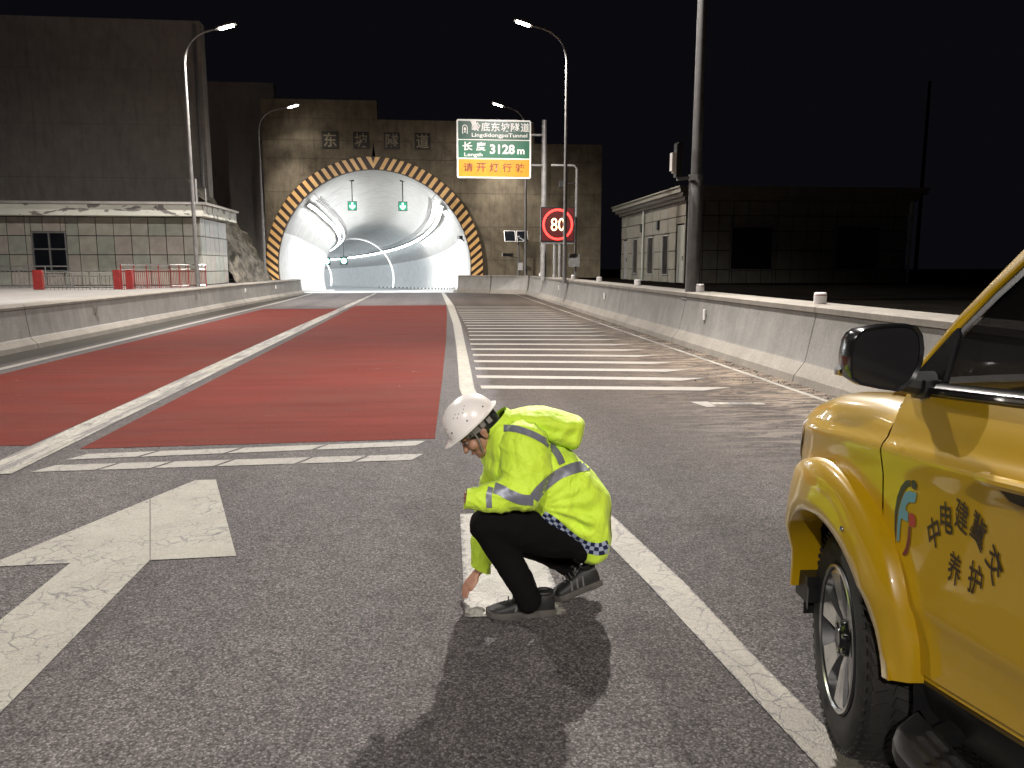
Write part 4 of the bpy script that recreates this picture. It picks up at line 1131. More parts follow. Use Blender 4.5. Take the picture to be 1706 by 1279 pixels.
MT['strap'] = simple('grey_webbing', (0.22, 0.20, 0.19), None, 20, 0.7)
MT['shoe'] = simple('black_shoe_leather', (0.010, 0.0095, 0.0095), (0.006, 0.006, 0.006), 30, 0.6, bumps=0.3, bscale=150)
MT['sole'] = simple('dark_grey_sole', (0.085, 0.075, 0.068), (0.05, 0.045, 0.042), 20, 0.7)
MT['shoe_grey'] = simple('grey_shoe_trim', (0.085, 0.082, 0.085), None, 30, 0.6)
MT['eye'] = simple('eye_white', (0.38, 0.35, 0.33), None, 30, 0.3)
MT['lip'] = simple('lip', (0.28, 0.10, 0.085), None, 30, 0.5)
def checker_mat():
    m, nt, b = new_mat('blue_white_checker_tape')
    uv = nt.nodes.new('ShaderNodeUVMap')
    ck = nt.nodes.new('ShaderNodeTexChecker'); ck.inputs['Scale'].default_value = 1.0
    mp = nt.nodes.new('ShaderNodeMapping'); mp.inputs['Scale'].default_value = (1, 1, 1)
    lk(nt, uv.outputs[0], mp.inputs['Vector']); lk(nt, mp.outputs[0], ck.inputs['Vector'])
    ck.inputs['Color1'].default_value = (0.012, 0.018, 0.060, 1); ck.inputs['Color2'].default_value = (0.36, 0.42, 0.55, 1)
    lk(nt, ck.outputs['Color'], b.inputs['Base Color']); b.inputs['Roughness'].default_value = 0.45
    return m
MT['checker'] = checker_mat()

# --- head frame
HC = W(300, 235, 3.46)
hf = Vector((-0.75, -0.02, -0.66)).normalized()
hl = Vector((0.03, -1, 0)); hl = (hl - hf * hl.dot(hf)).normalized()
hu = hl.cross(hf).normalized()
if hu.z < 0: hu = -hu
HM = Matrix((hf, hl, hu)).transposed()
def HP(f, l, u): return HC + hf * f + hl * l + hu * u
body = MB()
def ell(f, l, u, a, b, c, sub=3): body.add(*ico(HP(f, l, u), 1, 1, sub, HM, (a, b, c)))
ell(-0.005, 0, -0.015, 0.093, 0.074, 0.088)       # cranium
ell(0.025, 0, -0.075, 0.068, 0.062, 0.075)       # face mass
ell(0.045, 0, -0.125, 0.040, 0.047, 0.036)       # jaw
ell(0.068, 0, -0.140, 0.022, 0.024, 0.018)       # chin
ell(0.078, 0, -0.030, 0.020, 0.052, 0.014)       # brow ridge
for k in range(6):                                # nose bridge to tip
    ell(0.090 + 0.0042 * k, 0, -0.048 - 0.0078 * k, 0.010 + 0.0004 * k, 0.0075 + 0.0011 * k, 0.010, 2)
for sg in (-1, 1):
    ell(0.103, sg * 0.010, -0.086, 0.009, 0.008, 0.007, 2)   # nostril wings
    ell(0.058, sg * 0.044, -0.078, 0.026, 0.020, 0.022)      # cheekbone
    ell(-0.012, sg * 0.075, -0.062, 0.016, 0.008, 0.030, 2)  # ear
    ell(-0.020, sg * 0.080, -0.052, 0.014, 0.006, 0.018, 2)
ell(0.086, 0, -0.108, 0.012, 0.022, 0.006, 2)    # lips
ell(0.083, 0, -0.119, 0.012, 0.019, 0.006, 2)
# neck into torso, pelvis, legs, feet, arms: one body under the clothes
nk0, nk1 = HP(-0.03, 0, -0.10), W(450, 300, 3.48)
chain(body, [(nk0, 0.058, 1), (nk1, 0.062, 1.1), S(560, 420, 3.48, 95, 1.5), S(690, 570, 3.48, 95, 1.4), S(800, 720, 3.48, 90, 1.6)])
chain(body, [S(790, 770, 3.42, 75), S(390, 718, 3.34, 48)]); chain(body, [S(390, 718, 3.34, 48), S(480, 900, 3.33, 46), S(565, 1060, 3.33, 34), S(585, 1095, 3.33, 30)])
chain(body, [S(790, 785, 3.56, 70), S(450, 778, 3.62, 46)]); chain(body, [S(450, 780, 3.62, 44), S(600, 830, 3.61, 40), S(720, 888, 3.60, 36), S(812, 946, 3.58, 32)])
chain(body, [S(530, 340, 3.36, 50), S(545, 560, 3.29, 44), S(330, 598, 3.28, 28)])
chain(body, [S(470, 380, 3.60, 50), S(380, 650, 3.64, 42), S(338, 935, 3.57, 25)])
# right hand: palm, four fingers, thumb, touching the road beside the patch
def finger(pts, r0, r1):
    n = len(pts)
    chain(body, [(Vector(p), r0 + (r1 - r0) * k / (n - 1), 1.0) for k, p in enumerate(pts)], 2)
wr = W(336, 935, 3.57); kn = W(288, 1004, 3.555)
ax = (kn - wr).normalized(); lat = Vector((0.25, -1, 0.05)); lat = (lat - ax * lat.dot(ax)).normalized(); nrm = ax.cross(lat)
for t in range(7):
    q = t / 6
    for s in (-1, -0.33, 0.33, 1):
        body.add(*ico(wr.lerp(kn, q) + lat * s * (0.014 + 0.019 * q), 0.0135, 1, 2))
tipz = 0.008
for k, (s, ln) in enumerate(((1.15, 0.062), (0.4, 0.074), (-0.4, 0.069), (-1.15, 0.054))):
    b0 = kn + lat * s * 0.028 - ax * 0.01
    d1 = (ax + lat * s * 0.10 + Vector((-0.05, 0, 0))).normalized()
    d2 = (d1 + Vector((0.10, 0, -0.38))).normalized()
    b1 = b0 + d1 * ln * 0.45; b2 = b1 + d2 * ln * 0.33; b3 = b2 + (d2 + Vector((0.12, 0, -0.35))).normalized() * ln * 0.26
    dz = min(0, b3.z - tipz)
    b3.z = max(b3.z, tipz)
    finger([b0, b1, b2, b3], 0.0095, 0.0075)
tb = wr.lerp(kn, 0.35) + lat * 0.022
t1 = tb + (ax * 0.55 + lat * 0.8).normalized() * 0.032; t2 = t1 + (ax * 0.9 + lat * 0.25 + Vector((-0.1, 0, -0.1))).normalized() * 0.026; t3 = t2 + (ax + Vector((-0.1, 0, -0.2))).normalized() * 0.020
finger([tb, t1, t2, t3], 0.0115, 0.008)
# left hand, half drawn into its cuff
lw = W(335, 598, 3.28); lk2 = W(296, 600, 3.285); lax = (lk2 - lw).normalized(); ll = Vector((0, 0.15, 1)); ll = (ll - lax * ll.dot(lax)).normalized()
for t in range(5):
    for s in (-1, -0.33, 0.33, 1):
        body.add(*ico(lw.lerp(lk2, t / 4) + ll * s * (0.013 + 0.003 * t), 0.0125, 1, 2))
for s, ln in ((1.15, 0.030), (0.4, 0.036), (-0.4, 0.034), (-1.15, 0.027)):
    b0 = lk2 + ll * s * 0.023
    b1 = b0 + lax * ln * 0.6; b2 = b1 + (lax * 0.2 + Vector((0, 0.9, -0.3))) * ln * 0.5; b3 = b2 + Vector((0.6, 0.5, -0.2)) * ln * 0.4
    finger([b0, b1, b2, b3], 0.009, 0.0075)
finger([lw + ll * 0.02, lw + ll * 0.03 + lax * 0.02, lw + ll * 0.03 + lax * 0.045], 0.010, 0.008)
bme = remesh(body, 'person', 0.0042, 4, 0.45)
person = link('person', bme, 'skin')
tag(person, 'worker in yellow-green jacket and white helmet squatting with one hand on the road', 'person')
def wear(name, me, mat, parent=None):
    return link(name, me, mat, parent or person)

# --- face details
for sg in (-1, 1):
    m = MB(); m.add(*ico(HP(0.078, sg * 0.031, -0.052), 1, 1, 2, HM, (0.010, 0.012, 0.0055))); e = wear('eye', m.mesh('eye'), 'eye')
    m = MB(); m.add(*ico(HP(0.0855, sg * 0.032, -0.052), 1, 1, 2, HM, (0.004, 0.0052, 0.0052))); wear('iris', m.mesh('iris'), 'black', e)
    m = MB(); m.tube([HP(0.094, sg * 0.014, -0.034), HP(0.092, sg * 0.034, -0.030), HP(0.076, sg * 0.052, -0.036)], [0.003, 0.0042, 0.002], 6); wear('eyebrow', m.mesh('eyebrow'), 'hair')
m = MB(); m.tube([HP(0.090, -0.02, -0.113), HP(0.0985, 0, -0.1125), HP(0.090, 0.02, -0.113)], [0.002, 0.0045, 0.002], 6); wear('lips', m.mesh('lips'), 'lip')
# --- hair
m = MB()
m.add(*ico(HP(-0.022, 0, -0.030), 1, 1, 3, HM, (0.092, 0.080, 0.088)))
m.add(*ico(HP(-0.055, 0, -0.085), 1, 1, 3, HM, (0.052, 0.066, 0.060)))
for sg in (-1, 1): m.add(*ico(HP(0.025, sg * 0.062, -0.030), 1, 1, 2, HM, (0.030, 0.015, 0.030)))
m.add(*ico(HP(0.062, 0, -0.012), 1, 1, 3, HM, (0.038, 0.060, 0.020)))
hme = remesh(m, 'hair', 0.005, 3); displace(hme, lambda c: 0.003 * noise.noise(c * 60)); wear('hair', hme, 'hair')
# dark collar of the layer below the jacket
m = MB(); chain(m, [(HP(-0.055, 0, -0.115), 0.062, 1.15), (nk1, 0.078, 1.2)]); wear('inner_collar', remesh(m, 'inner_collar', 0.007, 3), 'trouser')

# --- helmet
def dome(a, b, c, t=0.0):
    rows = []
    for i in range(15):
        th = (math.pi / 2) * i / 14
        row = []
        for k in range(49):
            ph = 2 * math.pi * k / 48
            rr = math.cos(th) ** 0.86; z = c * math.sin(th) ** 0.95
            f, l = a * rr * math.cos(ph), b * rr * math.sin(ph)
            ridge = 0.004 * math.exp(-(l / 0.018) ** 2) * min(1, z / 0.05)
            row.append(HP(f, l, z + ridge + t))
        rows.append(row)
    return rows
helm = wear('hard_hat', (lambda m: m.mesh('hard_hat', fix=True, angle=50))(MB().grid(dome(0.130, 0.108, 0.122))), 'helmet')
m = MB(); rows = []
for dr, dz in ((0, 0.004), (0.012, 0.0), (0.016, -0.003), (0.012, -0.006), (-0.004, -0.004)):
    row = []
    for k in range(49):
        ph = 2 * math.pi * k / 48
        pk = 0.024 * max(0, math.cos(ph)) ** 2.2 * (1 if dr > 0 else 0)
        row.append(HP((0.130 + dr + pk) * math.cos(ph), (0.108 + dr) * math.sin(ph), dz - 0.006 * max(0, math.cos(ph)) * (1 if dr > 0 else 0)))
    rows.append(row)
m.grid(rows); wear('brim', m.mesh('brim', fix=True), 'helmet', helm)
for ph, th in ((0.75, 0.28), (1.55, 0.30), (2.35, 0.26), (1.15, 0.72), (1.3, 0.80), (1.45, 0.72), (1.75, 0.74), (1.9, 0.82), (1.32, 0.62), (1.62, 0.64), (0.5, 0.5), (-0.75, 0.28), (-1.55, 0.3), (-2.35, 0.26)):
    rr = math.cos(th) ** 0.86; rd_ = 0.0042 if th < 0.4 else 0.0026
    q = HP(0.1305 * rr * math.cos(ph), 0.1085 * rr * math.sin(ph), 0.1225 * math.sin(th) ** 0.95)
    m = MB(); m.add(*ico(q, rd_, 1, 1)); wear('vent_hole', m.mesh('vent_hole'), 'black', helm)
m = MB(); rows = []
for dz in (-0.008, -0.034):
    rows.append([HP(-0.004 + 0.096 * math.cos(R(a)), 0.083 * math.sin(R(a)), dz - 0.012 * (1 - math.cos(R(a))) / 2) for a in range(50, 311, 10)])
m.grid(rows); wear('headband', m.mesh('headband'), 'strap', helm)
m = MB()
for f, l, u in ((-0.103, 0, -0.028), (-0.07, 0.072, -0.03), (-0.035, 0.085, -0.022)): m.box(HP(f, l, u), (0.022, 0.03, 0.024), rot=HM)
wear('ratchet', m.mesh('ratchet', smooth=False), 'strap', helm)
m = MB()
for sg in (-1, 1):
    m.tube([HP(0.02, sg * 0.086, -0.01), HP(0.022, sg * 0.083, -0.06), HP(0.05, sg * 0.055, -0.125), HP(0.055, 0, -0.165)], 0.0045, 6)
wear('chin_strap', m.mesh('chin_strap'), 'strap', helm)

# --- jacket
def folds(c):
    a = noise.fractal(Vector((c.x * 5, c.y * 4, c.z * 5)), 1.0, 2.0, 3)
    q = Vector((c.x * 9 + c.z * 6, c.y * 3, c.z * 4 - c.x * 4))
    rdg = 1 - abs(noise.noise(q)) * 2
    w = 1.0
    return 0.011 * a + 0.011 * max(0, rdg - 0.40)
m = MB()
TS = [(430, 250, 3.48, 75, 1.25), (480, 320, 3.48, 125, 1.35), (530, 400, 3.48, 160, 1.2), (475, 430, 3.48, 125, 1.35), (620, 465, 3.48, 178, 1.15), (690, 560, 3.48, 155, 1.35), (775, 545, 3.48, 135, 1.45), (812, 630, 3.48, 150, 1.3), (832, 700, 3.48, 133, 1.45), (855, 775, 3.48, 108, 1.7), (800, 745, 3.48, 88, 1.9), (860, 815, 3.48, 92, 1.85), (800, 800, 3.48, 80, 1.8)]
prs = [(0, 1), (1, 2), (1, 3), (2, 4), (4, 5), (4, 6), (5, 7), (6, 7), (7, 8), (8, 9), (5, 10), (9, 11), (10, 12), (2, 3)]
for a, b in prs: chain(m, [S(*TS[a]), S(*TS[b])], 2)
jme = remesh(m, 'jacket', 0.0085, 8, 0.5)
displace(jme, folds)
# crumples that fan out from the waist towards the seat, and across the back
def crumple(c):
    o = W(600, 640, 3.3); d = c - o
    ang = math.atan2(d.z, d.x); r = math.hypot(d.x, d.z)
    k = math.exp(-((r - 0.22) / 0.14) ** 2)
    return 0.0115 * k * math.sin(ang * 19 + 3 * noise.noise(c * 6)) * (0.5 + 0.8 * noise.noise(c * 7 + Vector((9, 0, 0))))
displace(jme, crumple)
bm_ = bmesh.new(); bm_.from_mesh(jme)
for _ in range(2): bmesh.ops.smooth_vert(bm_, verts=bm_.verts, factor=0.5, use_axis_x=True, use_axis_y=True, use_axis_z=True)
bm_.to_mesh(jme); bm_.free()
hx, hz_ = W(570, 640), W(832, 888)
dv_ = (hz_ - hx).normalized(); hn = Vector((0, 1, 0)).cross(dv_)
if hn.z > 0: hn = -hn
cutmesh(jme, hx, hn)
c0, c1_ = W(345, 292), W(465, 172); cd_ = (c1_ - c0).normalized(); cn = Vector((0, 1, 0)).cross(cd_)
if cn.x > 0: cn = -cn
cutmesh(jme, c0, cn)
def sleeve(pts, cut=None):
    m = MB(); chain(m, [S(*p) for p in pts], 2)
    me = remesh(m, 'sleeve', 0.0075, 7, 0.5)
    def sf(c):
        q = Vector((c.x * 12 + c.z * 5, c.y * 5, c.z * 9))
        return 0.009 * noise.noise(q) + 0.009 * max(0, 0.6 - abs(noise.noise(q * 1.3 + Vector((3, 1, 0)))) * 3)
    displace(me, sf)
    if cut:
        a, b = W(*cut[0]), W(*cut[1]); n = Vector((0, 1, 0)).cross((b - a).normalized())
        if n.dot(W(*cut[2]) - a) < 0: n = -n
        cutmesh(me, a, n)
    return me
ls1 = sleeve([(545, 345, 3.37, 122, 0.95), (560, 460, 3.31, 118, 0.85), (545, 560, 3.28, 96, 0.9), (450, 583, 3.27, 80, 0.95), (350, 592, 3.27, 62, 1.0), (270, 600, 3.28, 44, 1.0)], ((278, 555, 3.28), (264, 640, 3.28), (200, 600, 3.28)))
rs1 = sleeve([(470, 400, 3.60, 110, 0.9), (410, 560, 3.64, 88, 0.9), (375, 720, 3.63, 70, 1.0), (352, 830, 3.60, 60, 1.0), (340, 960, 3.57, 53, 1.0)], ((290, 905, 3.58), (395, 948, 3.58), (335, 1000, 3.58)))
m = MB()
HS = [S(500, 215, 3.48, 40, 2.2), S(560, 213, 3.48, 50, 2.3), S(640, 222, 3.48, 62, 2.2), S(725, 240, 3.48, 62, 2.1), (S(790, 243, 3.48, 42, 2.4)), S(775, 315, 3.48, 46, 2.3), S(700, 285, 3.48, 58, 2.2), S(610, 250, 3.48, 50, 2.4)]
chain(m, HS[:5], 2); chain(m, [HS[4], HS[5], HS[6], HS[7]], 2); chain(m, [HS[3], HS[6]], 2)
hdm = remesh(m, 'hood', 0.007, 5, 0.5)
displace(hdm, lambda c: 0.006 * noise.fractal(c * 9, 1.0, 2.0, 3) + 0.006 * max(0, 0.5 - 3 * abs(noise.noise(Vector((c.x * 4, c.y * 9, c.z * 14))))))
jk = wear('jacket', jme, 'hivis')
wear('sleeve', ls1, 'hivis', jk); wear('sleeve', rs1, 'hivis', jk); wear('hood', hdm, 'hivis', jk)
# stand-up collar
m = MB(); rows = []
for wd, e in ((0.0, 0.0), (0.5, 0.004), (1.0, 0.0)):
    pass
for t in range(17):
    q = t / 16; row = []
    ctr = W(405, 233, 3.48).lerp(W(440, 268, 3.48), 0.0)
for j in range(4):
    v = j / 3; row = []
    for t in range(33):
        a = 2 * math.pi * t / 32
        ctr = W(402 + 40 * v, 228 + 36 * v, 3.48)
        row.append(ctr + cd_ * math.cos(a) * 0.086 * (1 + 0.10 * v) + Vector((0, 1, 0)) * math.sin(a) * (0.095 + 0.012 * v))
    rows.append(row)
m.grid(rows); wear('collar', m.mesh('collar'), 'hivis', jk)

# --- reflective tape laid on the cloth
bv_all = MB()
for me in (jme, ls1):
    bv_all.add([v.co for v in me.vertices], [tuple(p.vertices) for p in me.polygons])
BVH = BVHTree.FromPolygons([Vector(v) for v in bv_all.v], bv_all.f)
bv2 = MB(); bv2.add([v.co for v in ls1.vertices], [tuple(p.vertices) for p in ls1.polygons]); BVS = BVHTree.FromPolygons([Vector(v) for v in bv2.v], bv2.f)
def tape(name, pl, mat, hw, parent=jk, bvh=BVH, nx=5, step=7, ucell=None, lift=0.003):
    pts = []
    for (a, b) in zip(pl, pl[1:]):
        n = max(1, int(math.dist(a[:2], b[:2]) / step))
        for k in range(n): pts.append((a[0] + (b[0] - a[0]) * k / n, a[1] + (b[1] - a[1]) * k / n))
    pts.append(pl[-1][:2])
    # soften the corners
    for _ in range(6):
        pts = [pts[0]] + [((a[0] + 2 * b[0] + c[0]) / 4, (a[1] + 2 * b[1] + c[1]) / 4) for a, b, c in zip(pts, pts[1:], pts[2:])] + [pts[-1]]
    rows = []; L = 0; us = []
    for i, p in enumerate(pts):
        a, b = pts[max(0, i - 1)], pts[min(len(pts) - 1, i + 1)]
        tx, ty = b[0] - a[0], b[1] - a[1]; l = math.hypot(tx, ty) or 1
        nx_, ny_ = -ty / l, tx / l
        h = hw if not isinstance(hw, tuple) else hw[0] + (hw[1] - hw[0]) * i / (len(pts) - 1)
        row = []
        for k in range(nx):
            s = (k / (nx - 1) * 2 - 1) * h
            d = sight(680 + (p[0] + nx_ * s) * PZ, 620 + (p[1] + ny_ * s) * PZ).normalized()
            hit, no, idx, dist = bvh.ray_cast(EYE, d)
            if hit is not None:
                if no.dot(d) > 0: no = -no
                row.append(hit + no * lift)
            else: row.append(None)
        if i: L += math.dist(pts[i], pts[i - 1])
        rows.append(row); us.append(L)
    m = MB()
    for i in range(len(rows) - 1):
        for k in range(nx - 1):
            q = (rows[i][k], rows[i][k + 1], rows[i + 1][k + 1], rows[i + 1][k])
            if all(x is not None for x in q) and max((x - q[0]).length for x in q) < 0.06:
                uu = (lambda u: u / ucell) if ucell else (lambda u: u / L)
                m.add(q, [(0, 1, 2, 3)], [(uu(us[i]), 3 * k / (nx - 1)), (uu(us[i]), 3 * (k + 1) / (nx - 1)), (uu(us[i + 1]), 3 * (k + 1) / (nx - 1)), (uu(us[i + 1]), 3 * k / (nx - 1))])
    me = m.mesh(name, smooth=False)
    bm = bmesh.new(); bm.from_mesh(me); bmesh.ops.remove_doubles(bm, verts=bm.verts, dist=1e-6); bm.to_mesh(me); bm.free(); me.shade_smooth()
    return wear(name, me, mat, parent)
tape('reflective_tape', [(452, 266), (500, 266), (560, 283), (610, 305), (660, 335), (690, 365), (712, 395), (728, 435)], 'tape', 16)
tape('reflective_tape', [(592, 598), (612, 570), (640, 540), (675, 508), (720, 478), (780, 455), (850, 440), (880, 438)], 'tape', (24, 26))
tape('reflective_tape', [(408, 548), (435, 556), (480, 580), (535, 603), (592, 606)], 'tape', (26, 24), jk, BVS)
tape('reflective_tape', [(392, 545), (380, 590), (384, 640)], 'tape', 13, jk, BVS)
tape('checker_tape', [(640, 672), (700, 715), (750, 763), (800, 803), (850, 828), (905, 838), (950, 822)], 'checker', (20, 30), jk, BVH, 7, 5, 21)

# --- trousers
m = MB()
chain(m, [S(800, 790, 3.43, 92, 1.2), S(640, 765, 3.38, 108, 0.95), S(510, 738, 3.34, 104, 0.9), S(390, 712, 3.33, 86, 0.95), S(372, 722, 3.33, 84, 0.95)], 2)
chain(m, [S(378, 722, 3.33, 84, 0.95), S(420, 800, 3.33, 80, 0.95), S(480, 900, 3.33, 72), S(530, 985, 3.33, 67), S(572, 1078, 3.33, 62)], 2)
chain(m, [S(800, 800, 3.54, 92, 1.2), S(600, 785, 3.60, 88), S(445, 778, 3.62, 74)], 2)
chain(m, [S(445, 782, 3.62, 70), S(600, 832, 3.61, 62), S(720, 890, 3.60, 60), S(815, 948, 3.58, 52)], 2)
chain(m, [S(800, 800, 3.48, 85, 1.9), S(838, 838, 3.49, 66, 1.9)], 2)
tme = remesh(m, 'trousers', 0.008, 6, 0.5)
displace(tme, lambda c: 0.006 * noise.fractal(Vector((c.x * 7, c.y * 6, c.z * 7)), 1.0, 2.0, 3) + 0.006 * max(0, 0.55 - 3 * abs(noise.noise(Vector((c.x * 6 - c.z * 9, c.y * 5, c.z * 8 + c.x * 8))))))
wear('trousers', tme, 'trouser')

# --- shoes
def shoe(heel, toe, pitch_z=0.0, lift_heel=0.0):
    """heel and toe are ground points; the heel may be lifted"""
    h, t = Vector(heel), Vector(toe)
    h.z += lift_heel
    fx = (t - h).normalized(); ly = Vector((0, 0, 1)).cross(fx).normalized(); uz = fx.cross(ly)
    L = (t - h).length
    M = Matrix((fx, ly, uz)).transposed()
    def P(a, b, c): return h + M @ Vector((a, b, c))
    prof = [(0.0, 0.030, 0.028, 0.085), (0.02, 0.036, 0.0, 0.105), (0.22, 0.038, 0.0, 0.108), (0.34, 0.037, 0.0, 0.100), (0.5, 0.040, 0.0, 0.085), (0.65, 0.046, 0.0, 0.066), (0.8, 0.048, 0.0, 0.056), (0.92, 0.040, 0.004, 0.047), (0.985, 0.022, 0.012, 0.034), (1.0, 0.006, 0.018, 0.028)]
    up, so_ = MB(), MB(); rows, r2 = [], []
    for a, w, z0, z1 in prof:
        ring, rs = [], []
        zb = 0.026 if a < 0.9 else 0.022
        for k in range(17):
            th = math.pi * k / 16
            x = w * math.cos(th) * (1.0 if math.sin(th) < 0.5 else 1.0)
            z = zb + (z1 - zb) * math.sin(th) ** 0.62
            ring.append(P(a * L, math.copysign(abs(math.cos(th)) ** 0.7, math.cos(th)) * w, z))
        rows.append(ring)
        we = w + 0.005
        aa_ = a * L + (0.005 if a > 0.95 else (-0.006 if a < 0.01 else 0))
        toe_up = 0.012 * max(0, (a - 0.8) / 0.2) ** 2
        r2.append([P(aa_, -we, toe_up), P(aa_, -we - 0.002, 0.016 + toe_up), P(aa_, -we, 0.030 + toe_up * 0.5), P(aa_, we, 0.030 + toe_up * 0.5), P(aa_, we + 0.002, 0.016 + toe_up), P(aa_, we, toe_up), P(aa_, -we, toe_up)])
    up.grid(rows); n = len(rows[0]); up.f.append(tuple(range(n))); up.f.append(tuple((len(rows) - 1) * n + k for k in range(n)))
    o = wear('shoe', up.mesh('shoe', fix=True, angle=60), 'shoe')
    so_.grid(r2); so_.f.append(tuple(range(6))); so_.f.append(tuple((len(r2) - 1) * 7 + k for k in range(6)))
    wear('sole', so_.mesh('sole', fix=True, angle=40), 'sole', o)
    m = MB()
    for a in (0.44, 0.52, 0.60, 0.67): m.tube([P(a * L, -0.026, 0.104 - 0.075 * (a - 0.34)), P(a * L + 0.004, 0, 0.109 - 0.09 * (a - 0.34)), P(a * L, 0.026, 0.104 - 0.075 * (a - 0.34))], 0.0035, 6)
    m.tube([P(0.40 * L, 0.0, 0.108), P(0.39 * L, 0.02, 0.125), P(0.44 * L, 0.03, 0.112)], 0.003, 6); m.tube([P(0.40 * L, 0.0, 0.108), P(0.41 * L, -0.025, 0.125), P(0.47 * L, -0.03, 0.105)], 0.003, 6)
    wear('lace', m.mesh('lace'), 'shoe_grey', o)
    for sg in (-1, 1):
        for a0, a1 in ((0.30, 0.40), (0.42, 0.50), (0.54, 0.60)):
            m = MB(); m.grid([[P((a0 + 0.04 * (1 - v) + u * 0.035) * L, sg * (0.0445 - 0.010 * v + (0.004 if a0 > 0.5 else 0)), 0.034 + 0.045 * v) for u in (0, 1)] for v in (0, 0.5, 1)])
            wear('stripe', m.mesh('stripe'), 'shoe_grey', o)
    m = MB(); m.tube([P(0.03 * L + 0.13 * L * (1 - math.cos(a)) , 0.030 * math.sin(a), 0.106) for a in [2 * math.pi * k / 16 for k in range(17)]], 0.009, 8); wear('ankle_pad', m.mesh('ankle_pad'), 'shoe', o)
    return o
hl_, tl_ = gnd(923, 1022), gnd(812, 1030)
shoe((hl_.x, hl_.y + 0.015, 0.0), (tl_.x, tl_.y + 0.02, 0.0))
tr_ = gnd(922, 1003)
hr_ = at(1000, 975, 3.52)
shoe((hr_.x, hr_.y, 0.0), (tr_.x, tr_.y + 0.02, 0.0), lift_heel=0.075)
# ------------------------------------------------------------------ THE YELLOW PICKUP
def paint(name, c1, c2):
    m, nt, b = new_mat(name)
    lk(nt, ramp(nt, noi(nt, pos(nt), 2.0, 4), [(0.35, c2), (0.65, c1)]), b.inputs['Base Color'])
    b.inputs['Roughness'].default_value = 0.34; b.inputs['Metallic'].default_value = 0.0
    b.inputs['Coat Weight'].default_value = 1.0; b.inputs['Coat Roughness'].default_value = 0.045
    bump(nt, b, noi(nt, pos(nt), 900, 1), 0.01, 0.001)
    return m
MT['yellow'] = paint('yellow_car_paint', (0.58, 0.355, 0.004), (0.55, 0.335, 0.004))
MT['gloss_black'] = simple('gloss_black_trim', (0.012, 0.012, 0.013), None, 9, 0.15)
MT['chrome'] = simple('chrome', (0.75, 0.74, 0.73), None, 9, 0.10, 1.0)
MT['alloy'] = simple('machined_alloy', (0.66, 0.66, 0.66), (0.56, 0.56, 0.56), 9, 0.24, 0.9)
MT['alloy_dark'] = simple('dark_alloy_paint', (0.055, 0.055, 0.058), (0.04, 0.04, 0.042), 9, 0.4, 0.5)
MT['lens'] = simple('bright_lamp_lens', (0.88, 0.88, 0.90), (0.8, 0.8, 0.82), 9, 0.12, 0.0, coat=1.0)  # opaque white painted in place of the bright reflection in the lens
MT['decal_dark'] = simple('dark_brown_decal', (0.045, 0.022, 0.010), None, 9, 0.4)
MT['decal_grey'] = simple('charcoal_decal', (0.040, 0.042, 0.042), None, 9, 0.35)
MT['decal_blue'] = simple('blue_decal', (0.12, 0.36, 0.46), (0.15, 0.33, 0.38), 12, 0.35)
MT['decal_red'] = simple('red_decal', (0.50, 0.045, 0.05), None, 9, 0.35)
MT['decal_grey2'] = simple('silver_decal', (0.30, 0.31, 0.28), None, 9, 0.35)
MT['decal_wine'] = simple('wine_decal', (0.20, 0.03, 0.05), None, 9, 0.35)
def car_glass():
    m, nt, b = new_mat('tinted_car_glass')
    b.inputs['Base Color'].default_value = (0.012, 0.012, 0.014, 1)
    b.inputs['Roughness'].default_value = 0.03
    b.inputs['Transmission Weight'].default_value = 0.0
    tr = nt.nodes.new('ShaderNodeBsdfTransparent'); tr.inputs['Color'].default_value = (0.32, 0.32, 0.33, 1)
    mx = nt.nodes.new('ShaderNodeMixShader'); mx.inputs['Fac'].default_value = 0.45
    out = [n for n in nt.nodes if n.type == 'OUTPUT_MATERIAL'][0]
    lk(nt, b.outputs[0], mx.inputs[2]); lk(nt, tr.outputs[0], mx.inputs[1]); lk(nt, mx.outputs[0], out.inputs['Surface'])
    return m
MT['car_glass'] = car_glass()

truck = thing('pickup_truck', 'yellow pickup truck with company lettering on its door, parked half in frame at the right', 'pickup truck', (1.318, 2.211, 0), R(-4))
CLN = -0.87
def P(s, out, z): return Vector((-out, s, z))
YP = [(0.34, -0.06), (0.42, 0.02), (0.5, 0.030), (0.60, 0.036), (0.675, 0.047), (0.70, 0.0565), (0.75, 0.058), (0.9, 0.060), (1.03, 0.068), (1.095, 0.081), (1.110, 0.080), (1.130, 0.063), (1.19, 0.046), (1.25, 0.022), (1.30, -0.004)]
PLAN = [(0.2, 0.0), (0.3, -0.004), (0.4, -0.026), (0.5, -0.066), (0.58, -0.120), (0.65, -0.205), (0.70, -0.33), (0.73, -0.50), (0.745, -0.90)]
SHIFT = [(0.40, 0.05), (0.62, 0.0), (0.72, 0.01), (0.83, 0.02), (0.95, 0.03), (1.06, 0.08), (1.11, 0.13), (1.2, 0.23)]
ZT = [(-0.30, 1.228), (-0.1, 1.224), (0.0, 1.212), (0.2, 1.185), (0.3, 1.152), (0.4, 1.105), (0.5, 1.055), (0.6, 1.0), (0.75, 0.92)]
AC, AZ, AR = 0.03, 0.40, 0.425
def smooth_tab(tab, x, w):
    return (lerp_tab(tab, x - w) + 2 * lerp_tab(tab, x) + lerp_tab(tab, x + w)) / 4
def yside(s, z):
    sc = max(-1.15, min(s, 0.25))
    zz_ = z + 0.10 * (sc + 0.22)
    y = smooth_tab(YP, zz_, 0.006)
    if s > 0.0: y += smooth_tab(PLAN, s + lerp_tab(SHIFT, z), 0.02)
    return max(y, CLN)
